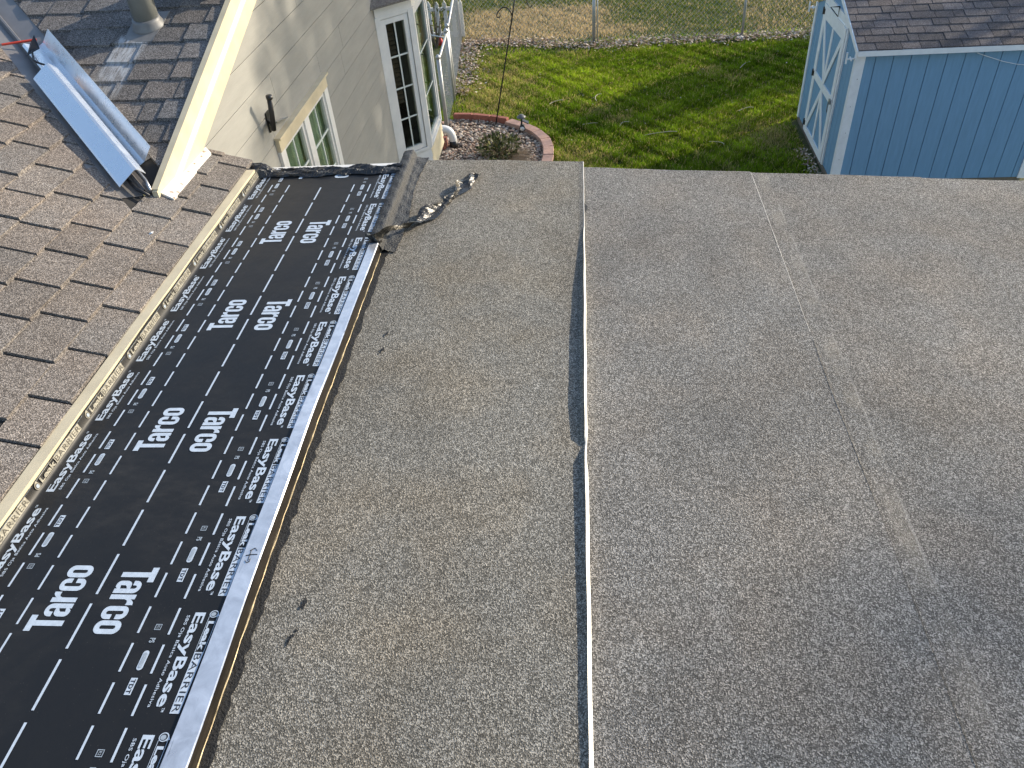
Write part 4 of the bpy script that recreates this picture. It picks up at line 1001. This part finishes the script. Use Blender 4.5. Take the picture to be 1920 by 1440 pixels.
# garden bed edging
eb = thing('garden_edging', 'curved edging of terracotta coloured blocks around the gravel bed', 'garden edging', (-1.1, 12.7, 0))
edge = [(-2.30, 13.46), (-1.95, 13.42), (-1.62, 13.30), (-1.30, 13.14), (-1.01, 12.90), (-.78, 12.62), (-.62, 12.30), (-.56, 11.98), (-.55, 11.66), (-.58, 11.34), (-.68, 11.02), (-.84, 10.72), (-1.06, 10.44)]
for i in range(len(edge) - 1):
    a, b = Vector((*edge[i], 0)), Vector((*edge[i + 1], 0)); d = (b - a); Lb = d.length; d.normalize(); s = Vector((-d.y, d.x, 0)); hh = .10 if i > 2 else .13
    wv = .085 if i > 2 else .04; a2, b2 = a + d * .004, b - d * .004; m = MB(); c = .012
    base = [a2 - s * wv, b2 - s * wv * 1.0, b2 + s * wv, a2 + s * wv]; tilt = rnd.uniform(-.006, .006)
    top = [p + (sum(base, Vector()) / 4 - p).normalized() * c + Vector((0, 0, hh + tilt)) for p in base]; midr = [p + Vector((0, 0, hh - c + tilt)) for p in base]
    m.add([tuple(p) for p in base + midr + top], [(i2, (i2 + 1) % 4, 4 + (i2 + 1) % 4, 4 + i2) for i2 in range(4)] + [(4 + i2, 4 + (i2 + 1) % 4, 8 + (i2 + 1) % 4, 8 + i2) for i2 in range(4)] + [(8, 9, 10, 11)])
    obj('edging_block', m, MT['concrete'] if i > 2 else MT['redblock'], eb)
# soil and pebbles of the bed
bedpoly = [(x, y) for x, y in edge] + [(-1.6, 10.3), (-2.1, 10.3), (-2.6, 11.0), (-2.7, 13.4)]
mb = MB(); mb.add([(x, y, .012) for x, y in bedpoly], [list(range(len(bedpoly)))[::-1]]); o = obj('gravel_bed_soil', mb, MT['soil']); tag(o, None, None, kind='structure')
def inside(x, y, poly):
    c = False; n = len(poly); j = n - 1
    for i in range(n):
        xi, yi = poly[i]; xj, yj = poly[j]
        if (yi > y) != (yj > y) and x < (xj - xi) * (y - yi) / (yj - yi) + xi: c = not c
        j = i
    return c
ico_v = []; ph = (1 + 5 ** .5) / 2
for a, b in ((1, ph), (-1, ph), (1, -ph), (-1, -ph)): ico_v += [(a, b, 0), (0, a, b), (b, 0, a)]
ico_v = [Vector(v).normalized() for v in ico_v]
import itertools
el = min((ico_v[i] - ico_v[j]).length for i in range(12) for j in range(i))
ico_f = [f for f in itertools.combinations(range(12), 3) if all((ico_v[a] - ico_v[b]).length < el * 1.05 for a, b in itertools.combinations(f, 2))]
ico_f = [f if (ico_v[f[1]] - ico_v[f[0]]).cross(ico_v[f[2]] - ico_v[f[0]]).dot(ico_v[f[0]]) > 0 else (f[0], f[2], f[1]) for f in ico_f]
def tinted(name, V, F, cols, mat, label, cat, parent=None):
    me = bpy.data.meshes.new(name); me.from_pydata(V, [], F); me.materials.append(mat)
    at = me.attributes.new('tint', 'FLOAT_COLOR', 'POINT'); arr = np.ones((len(V), 4), np.float32); arr[:, :3] = np.asarray(cols, np.float32); at.data.foreach_set('color', arr.ravel())
    me.update(); o = bpy.data.objects.new(name, me); C.objects.link(o); o.parent = parent
    if parent is None: tag(o, label, cat, kind='stuff')
    return o
V = []; F = []; CL = []; rg = random.Random(3)
pal = [(.42, .32, .24), (.33, .24, .18), (.52, .43, .34), (.22, .16, .12), (.60, .52, .43), (.38, .25, .19), (.27, .22, .18)]
cnt = 0
while cnt < 5200:
    x, y = rg.uniform(-2.7, -.5), rg.uniform(10.35, 13.5)
    if not inside(x, y, bedpoly): continue
    r = rg.uniform(.013, .030); c = rg.choice(pal); k = rg.uniform(.75, 1.2); o0 = len(V); ca, sa = math.cos(rg.random() * 6.3), math.sin(rg.random() * 6.3); fx2 = rg.uniform(.7, 1.3); z = .012 + rg.uniform(0, .03)
    for v in ico_v:
        px, py = v.x * r * fx2, v.y * r; V.append((x + px * ca - py * sa, y + px * sa + py * ca, z + v.z * r * .65)); CL.append([q * k for q in c])
    F += [tuple(o0 + i for i in f) for f in ico_f]; cnt += 1
tinted('gravel', V, F, CL, MT['pebble'], 'mixed tan and brown pebbles filling the curved garden bed', 'gravel')

# plant in the bed
def leafy(name, centre, rx, ry, rz, n, leaf, pal, mat, parent, seed, up_bias=.5):
    r = random.Random(seed); V = []; F = []; CL = []; c = Vector(centre)
    for _ in range(n):
        u = Vector((r.gauss(0, 1), r.gauss(0, 1), r.gauss(0, 1))).normalized() * (r.random() ** .4)
        p = c + Vector((u.x * rx, u.y * ry, u.z * rz)); d = (Vector((u.x, u.y, u.z + up_bias)) + Vector((r.gauss(0, .5), r.gauss(0, .5), r.gauss(0, .5)))).normalized()
        s = d.orthogonal().normalized(); s.rotate(Matrix.Rotation(r.random() * 6.3, 3, d)); Lf = leaf * r.uniform(.6, 1.4); w = Lf * .28; o0 = len(V)
        V += [tuple(p), tuple(p + d * Lf * .5 + s * w), tuple(p + d * Lf), tuple(p + d * Lf * .5 - s * w)]; F.append((o0, o0 + 1, o0 + 2, o0 + 3))
        cc = r.choice(pal); k = r.uniform(.7, 1.3); CL += [[q * k for q in cc]] * 4
    return tinted(name, V, F, CL, mat, None, None, parent)
pt = thing('shrub', 'small loose green shrub with dry tan stems growing in the gravel bed', 'shrub', (-1.35, 11.75, .01))
lp = [(.07, .09, .025), (.11, .13, .035), (.05, .065, .02), (.16, .16, .06), (.30, .26, .14)]
lf = leafy('foliage', (0, .05, .17), .34, .36, .19, 800, .065, lp, MT['leaf'], pt, 5)
m = MB(); r = random.Random(8)
for _ in range(60):
    a = r.random() * 6.3; L1 = r.uniform(.25, .5); e = Vector((math.cos(a) * L1 * .9, math.sin(a) * L1 * .9, r.uniform(.05, .35)))
    m.tube([(0, 0, 0), e * .5 + Vector((0, 0, .08)), e], [.006, .004, .002], 4, cap=False)
for _ in range(70):
    a = r.uniform(-.9, .7); L1 = r.uniform(.35, .7); e = Vector((math.cos(a) * L1, math.sin(a) * L1 - .15, r.uniform(.02, .10)))
    m.tube([(.05, -.1, 0), e * .5 + Vector((.02, -.05, .06)), e], [.004, .004, .002], 4, cap=False)
st = bpy.data.objects.new('stem', bpy.data.meshes.new('stem')); st.data.from_pydata(m.v, [], m.f); st.data.materials.append(simple('dry_stem', (.34, .25, .16), .8)); C.objects.link(st); st.parent = pt
# shepherd hook
sh = thing('shepherd_hook', 'tall black double shepherd hook standing at the bed edge', 'shepherd hook', (-1.52, 13.06, 0))
def hk(s): return [(-1.10 + .0 * s, 13.056, 1.80), (-1.14 + .14 * (s > 0), 13.056, 1.90 + .08 * (s > 0)), (-1.23 if s < 0 else -.92, 13.056, 1.94 if s < 0 else 2.10), (-1.32 if s < 0 else -.86, 13.056, 1.88 if s < 0 else 2.03), (-1.345 if s < 0 else -.845, 13.056, 1.81 if s < 0 else 1.95), (-1.31 if s < 0 else -.80, 13.056, 1.79 if s < 0 else 1.90), (-1.285 if s < 0 else -.765, 13.056, 1.83 if s < 0 else 1.94)]
obj('pole', MB().tube([(-1.521, 13.056, 0), (-1.30, 13.056, .95), (-1.10, 13.056, 1.80), (-1.03, 13.056, 2.12)], .011, 8), MT['blackmetal'], sh, True)
obj('hook', MB().tube(catmull(hk(-1), 5), .009, 7), MT['blackmetal'], sh, True); obj('hook', MB().tube(catmull([(-1.05, 13.056, 2.05), (-.98, 13.056, 2.18), (-.89, 13.056, 2.14), (-.855, 13.056, 2.0), (-.815, 13.056, 1.92), (-.77, 13.056, 1.95)], 5), .009, 7), MT['blackmetal'], sh, True)
# solar stake light
lm = thing('solar_light', 'small black solar spotlight on a stake in front of the edging blocks', 'garden light', (-1.10, 12.66, 0))
obj('stake', MB().tube([(-1.10, 12.66, 0), (-1.03, 12.66, .17), (-1.02, 12.66, .32)], [.008, .016, .014], 8), MT['plastblack'], lm, True)
obj('lamp_head', MB().tube([(-1.02, 12.70, .16), (-1.015, 12.60, .145)], [.04, .052], 14), MT['plastblack'], lm, True); obj('lens', MB().tube([(-1.0155, 12.603, .1455), (-1.0145, 12.594, .1445)], [.040, .038], 14), MT['plug'], lm, True)
obj('solar_panel', MB().obox((-1.01, 12.60, .27), (.10, .0, -.05), (0, .10, 0), (.004, 0, .012)), MT['plastblack'], lm)
obj('cap', MB().lathe([(.075, 0), (.080, .012), (.055, .03), (.03, .05), (.012, .056)], (-1.025, 12.66, .315), n=16), simple('lamp_cap_grey', (.12, .12, .12), .4), lm, True)
# corrugated downspout elbow
ds = thing('downspout_elbow', 'white corrugated downspout elbow ending in a black adapter beside the bay window', 'drain pipe', (-2.15, 12.25, 0))
pth = catmull([(-2.62, 12.20, .34), (-2.40, 12.23, .345), (-2.27, 12.25, .335), (-2.19, 12.25, .29), (-2.155, 12.25, .20), (-2.15, 12.25, .13)], 9)
obj('elbow', MB().tube(pth, [.062 + .005 * (i % 2) for i in range(len(pth))], 16), MT['plastwhite'], ds, True)
obj('adapter', MB().tube([(-2.15, 12.25, 0), (-2.15, 12.25, .14)], .070, 16), MT['plastblack'], ds, True)
o = obj('brick', MB().box(-2.36, -2.26, 12.12, 12.32, .01, .19), MT['redblock'], None); tag(o, 'single red brick on edge beside the black pipe adapter', 'brick')
# rock at the fence, twigs on the lawn
m = MB(); r = random.Random(2); m.add([(3.30 + v.x * .10 * r.uniform(.8, 1.2), 17.12 + v.y * .08, .03 + v.z * .06) for v in ico_v], ico_f); o = obj('rock', m, simple('pale_rock', (.5, .46, .42), .85, 0, 15, .2)); tag(o, 'pale rounded rock at the foot of a back fence post', 'rock')
twm = simple('pale_twig', (.48, .43, .34), .8)
for i, (x, y, L1, a, cv) in enumerate([(.25, 13.95, .35, 1.2, .3), (1.0, 12.35, .55, .15, .15), (.62, 12.75, .25, .7, .3), (2.65, 13.2, .3, .4, .2), (3.0, 15.3, .4, .9, .15), (-.6, 13.9, .3, .5, .2), (2.0, 12.0, .25, -.6, .2), (.0, 12.9, .25, .1, .1)]):
    d = Vector((math.cos(a), math.sin(a), 0)); s = Vector((-d.y, d.x, 0)); p = Vector((x, y, .055))
    TL = ['hooked pale twig near the middle of the sunlit lawn', 'longest pale twig on the shaded lawn left of centre', 'short bent twig just above the longest twig on the lawn', 'pale twig in the shade nearest the shed door', 'pale twig at the far right of the lawn near the leaf strip', 'pale twig on the lawn just beyond the solar light', 'short twig nearest the flat roof edge on the shaded lawn', 'short straight twig right of the gravel bed edging'][i]
    o = obj('twig', MB().tube(catmull([p, p + d * L1 * .4 + s * cv * .25, p + d * L1 * .8 + s * cv * .3, p + d * L1 + s * cv * .1], 4), .006, 5), twm); tag(o, TL, 'twig', 'fallen twigs on the lawn')

# shrub behind the gate
pt = thing('shrub', 'twiggy half-bare shrub in front of the white picket fence', 'shrub', (-3.2, 17.6, 0))
leafy('foliage', (0, .1, .75), .30, .3, .45, 130, .06, [(.10, .10, .02), (.16, .13, .03), (.07, .08, .02)], MT['leaf'], pt, 6)
m = MB(); r = random.Random(18)
for _ in range(26):
    a = r.random() * 6.3; e = Vector((math.cos(a) * r.uniform(.15, .45), math.sin(a) * r.uniform(.1, .4), r.uniform(.6, 1.15))); m.tube([(0, 0, 0), e * .5, e], [.010, .007, .003], 4, cap=False)
st = bpy.data.objects.new('stem', bpy.data.meshes.new('stem')); st.data.from_pydata(m.v, [], m.f); st.data.materials.append(MT['bark']); C.objects.link(st); st.parent = pt

# ================================================================== GRASS, LEAF LITTER
ng = np.random.default_rng(5)
def fnoise(x, y, s):
    return (np.sin(x * .9 + s) * np.cos(y * 1.1 - s * .7) + .6 * np.sin(x * 2.3 + y * 1.7 + s * 2) + .4 * np.cos(x * 4.7 - y * 3.9 + s * 3)) / 2
def grass(name, n, xr, yr, keep, colour, hmin, hmax, label):
    x = ng.uniform(*xr, n); y = ng.uniform(*yr, n); k = keep(x, y) > ng.random(n); x, y = x[k], y[k]; n = len(x)
    h = ng.uniform(hmin, hmax, n) * (1 + .3 * fnoise(x * 2.2, y * 2.2, 4) + .45 * fnoise(x * 6.5, y * 6.5, 8)); a = ng.uniform(0, 2 * np.pi, n); la = ng.uniform(0, 2 * np.pi, n); lean = ng.uniform(.2, 1.0, n) * h
    w = ng.uniform(.004, .0075, n); cx, sx = np.cos(a) * w, np.sin(a) * w; lx, ly = np.cos(la) * lean, np.sin(la) * lean
    V = np.zeros((n, 5, 3)); V[:, 0] = np.stack([x - cx, y - sx, np.zeros(n)], 1); V[:, 1] = np.stack([x + cx, y + sx, np.zeros(n)], 1)
    V[:, 2] = np.stack([x + cx * .8 + lx * .4, y + sx * .8 + ly * .4, h * .62], 1); V[:, 3] = np.stack([x - cx * .8 + lx * .4, y - sx * .8 + ly * .4, h * .62], 1); V[:, 4] = np.stack([x + lx, y + ly, h], 1)
    col = colour(x, y, n); me = bpy.data.meshes.new(name); me.vertices.add(n * 5); me.vertices.foreach_set('co', V.astype(np.float32).ravel())
    base = np.arange(n)[:, None] * 5; quads = base + np.array([[0, 1, 2, 3]]); tris = base + np.array([[3, 2, 4]])
    loops = np.concatenate([quads, tris], 1).ravel(); me.loops.add(n * 7); me.loops.foreach_set('vertex_index', loops.astype(np.int32))
    ls = (np.arange(n)[:, None] * 7 + np.array([[0, 4]])).ravel(); me.polygons.add(n * 2); me.polygons.foreach_set('loop_start', ls.astype(np.int32))
    at = me.attributes.new('tint', 'FLOAT_COLOR', 'POINT'); arr = np.ones((n, 5, 4), np.float32); arr[:, :, :3] = col[:, None, :]; at.data.foreach_set('color', arr.ravel())
    me.materials.append(MT['blade']); me.update(calc_edges=True); me.validate(); o = bpy.data.objects.new(name, me); C.objects.link(o); tag(o, label, 'grass', kind='stuff'); return o
def lawn_keep(x, y):
    k = np.ones(len(x)) * .95
    bx = np.array([inside(a, b, bedpoly) for a, b in zip(x, y)]) if True else 0
    k[bx] = 0; k[(x > 3.42) & (x < 6.1) & (y > 10.3) & (y < 12.85)] = 0
    k *= np.where(y > 16.85 + .1 * fnoise(x * 3, y, 1), .25, 1); k *= np.where((x < -2.2) & (y > 13.3), .45, 1)
    return k
def lawn_col(x, y, n):
    green = np.array([.165, .25, .016]); dark = np.array([.045, .115, .010]); straw = np.array([.52, .43, .17]); lime = np.array([.38, .41, .035])
    f = fnoise(x, y, 2)[:, None]; c = green * (1 - .5 * np.clip(f, 0, 1)) + dark * .5 * np.clip(f, 0, 1) + lime * np.clip(-f, 0, 1) * .4
    dry = np.clip(fnoise(x * 1.6, y * 1.6, 7) * .8 - .28, 0, 1) + .55 * np.exp(-((x + 1.7) ** 2 / .5 + (y - 14.2) ** 2 / 1.2)) + .45 * np.exp(-((x - 3.0) ** 2 / .3 + (y - 12.3) ** 2 / .3)) + .4 * np.exp(-((x + 1.9) ** 2 / .6 + (y - 16.2) ** 2 / 1)) + .5 * np.exp(-((x + .1) ** 2 / .25 + (y - 11.6) ** 2 / .4)) + .35 * np.exp(-((x + .2) ** 2 / .2 + (y - 16.7) ** 2 / .1))
    pick = (ng.random(n) < np.clip(dry + .10, 0, .85))[:, None]
    c = c * np.clip(1 + .6 * fnoise(x * 7, y * 7, 5) + .45 * fnoise(x * 17, y * 15, 6), .25, 2)[:, None]
    return np.where(pick, straw * ng.uniform(.7, 1.25, (n, 1)), c * ng.uniform(.7, 1.35, (n, 1)))
grass('grass', 190000, (-2.6, 4.8), (10.4, 17.6), lawn_keep, lawn_col, .045, .085, 'short green lawn grass with straw coloured patches between the house, shed and fence')
def nb_keep(x, y): return np.where(y < 17.7, .2, .9)
def nb_col(x, y, n):
    straw = np.array([.62, .48, .27]); green = np.array([.11, .15, .02]); d2 = np.array([.06, .10, .014])
    brown = np.exp(-(np.clip(np.abs(x + 1.1) - 1.2, 0, 9) ** 2 / .35 + np.clip(np.abs(y - 19.0) - .9, 0, 9) ** 2 / .25)) + .6 * np.exp(-((x - 1.0) ** 2 / .6 + (y - 18.2) ** 2 / .25)) + np.where(x > 3.6, .32, 0)
    f = fnoise(x, y, 3)[:, None]; c = green * (1 - np.clip(f, 0, .8)) + d2 * np.clip(f, 0, .8)
    pick = (ng.random(n) < np.clip(brown * .9 + .15, 0, .95))[:, None]
    return np.where(pick, straw * ng.uniform(.6, 1.2, (n, 1)), c * ng.uniform(.7, 1.3, (n, 1)))
grass('neighbour_grass', 120000, (-4.5, 8.0), (17.5, 23.5), nb_keep, nb_col, .03, .07, 'dry tan and green grass beyond the chain link fence')
# leaf litter along the fences
V = []; F = []; CL = []; rg = random.Random(12)
lpal = [(.42, .31, .22), (.55, .44, .34), (.30, .20, .14), (.62, .54, .45), (.22, .14, .10)]
def leaf(x, y, sc):
    a = rg.random() * 6.3; d = Vector((math.cos(a), math.sin(a), rg.uniform(-.4, .6))) * sc; s = Vector((-math.sin(a), math.cos(a), rg.uniform(-.5, .5))) * sc * .55; p = Vector((x, y, rg.uniform(.03, .075))); o0 = len(V)
    V.extend([tuple(p - d), tuple(p + s), tuple(p + d), tuple(p - s)]); F.append((o0, o0 + 1, o0 + 2, o0 + 3)); c = rg.choice(lpal); k = rg.uniform(.7, 1.25); CL.extend([[q * k for q in c]] * 4)
for _ in range(4200):
    x = rg.uniform(-2.6, 5.5); yl = 17.95 - .24 * (x + 2.7) if x < .3 else 17.28; leaf(x, yl + rg.gauss(-.08, .16), rg.uniform(.018, .042))
for _ in range(1600):
    y = rg.uniform(14.6, 17.7); leaf(-2.30 + rg.gauss(0, .17) - .05 * (y - 14), y, rg.uniform(.018, .04))
for _ in range(300): leaf(3.38 + rg.gauss(-.03, .06), rg.uniform(10.3, 11.6), rg.uniform(.015, .03))
for _ in range(240): leaf(rg.uniform(-2, 4), rg.uniform(12, 16.8), rg.uniform(.010, .022))
tinted('leaf_litter', V, F, CL, MT['litter'], 'dry brown fallen leaves gathered along the fence lines', 'leaves')

# ================================================================== TREES WHOSE SHADOWS REACH THE SCENE (outside the frame)
def bare_tree(name, label, loc, height, spread, seed, levels=6, kids=3):
    r = random.Random(seed); t = thing(name, label, 'tree', loc); trunk = MB(); br = MB()
    def grow(p, d, L_, rad, lv):
        q = p + d * L_ * .5 + Vector((r.gauss(0, .05), r.gauss(0, .05), r.gauss(0, .03))) * L_; e = q + (d + Vector((r.gauss(0, .15), r.gauss(0, .15), .08))).normalized() * L_ * .5
        (trunk if lv == 0 else br).tube([p, q, e], [rad, rad * .82, rad * .66], 7 if lv < 2 else 4, cap=False)
        if lv >= levels: return
        for k in range(kids + (1 if lv == 0 else 0)):
            a = r.random() * 6.3; tilt = r.uniform(.35, .95) * spread; side = d.orthogonal().normalized(); side.rotate(Matrix.Rotation(a, 3, d))
            nd = (d * math.cos(tilt) + side * math.sin(tilt)).normalized(); grow(q.lerp(e, r.uniform(.3, 1)), nd, L_ * r.uniform(.62, .80), rad * .58, lv + 1)
    grow(Vector((0, 0, 0)), Vector((0, 0, 1)), height * .36, height * .016, 0)
    for nm_, mm_ in (('trunk', trunk), ('crown', br)):
        me = bpy.data.meshes.new(nm_); me.from_pydata(mm_.v, [], mm_.f); me.materials.append(MT['bark']); o = bpy.data.objects.new(nm_, me); C.objects.link(o); o.parent = t
e_h = Vector((-math.sin(SUN_AZ), math.cos(SUN_AZ), 0)); e_u = sdir.cross(e_h); e_u = e_u if e_u.z > 0 else -e_u
tc = Vector((-2.1, 6.5, 2.7)) + e_h * .45 - e_u * .35 + sdir * 22
bare_tree('bare_tree', 'tall half-leafless tree standing far beyond the right side of the yard', (tc.x, tc.y, 0), tc.z * 1.12, .95, 4, 6, 3)
bt = [o for o in C.objects if o.name.startswith('bare_tree')][-1]
leafy('foliage', (0, 0, tc.z), 2.5, 2.5, 2.05, 11500, .15, [(.07, .10, .03), (.10, .12, .04)], MT['leaf'], bt, 19)
t2 = Vector((4.0, -.15, 3.3)) + sdir * 62
bare_tree('bare_tree', 'second tall tree far off beyond the right corner of the flat roof', (t2.x, t2.y, 0), t2.z * 1.08, .95, 14, 5, 3)
bt2 = [o for o in C.objects if o.name.startswith('bare_tree')][-1]
leafy('foliage', (0, 0, t2.z), 3.0, 3.0, 2.4, 4200, .24, [(.07, .10, .03), (.10, .12, .04)], MT['leaf'], bt2, 29)
tl = 7.2 / math.tan(SUN_EL); tp = Vector((-.3 + tl * math.cos(SUN_AZ), 12.7 + tl * math.sin(SUN_AZ), 0))
t = thing('columnar_tree', 'narrow dense evergreen tree standing behind the shed to the right', 'tree', tp)
leafy('crown', (0, 0, 3.7), 1.0, 1.0, 3.5, 9000, .22, [(.03, .06, .02), (.045, .08, .025)], MT['leaf'], t, 9)
me = bpy.data.meshes.new('trunk'); mm = MB().tube([(0, 0, 0), (0, 0, 1.5), (0, 0, 5)], [.14, .11, .03], 8); me.from_pydata(mm.v, [], mm.f); me.materials.append(MT['bark']); o = bpy.data.objects.new('trunk', me); C.objects.link(o); o.parent = t
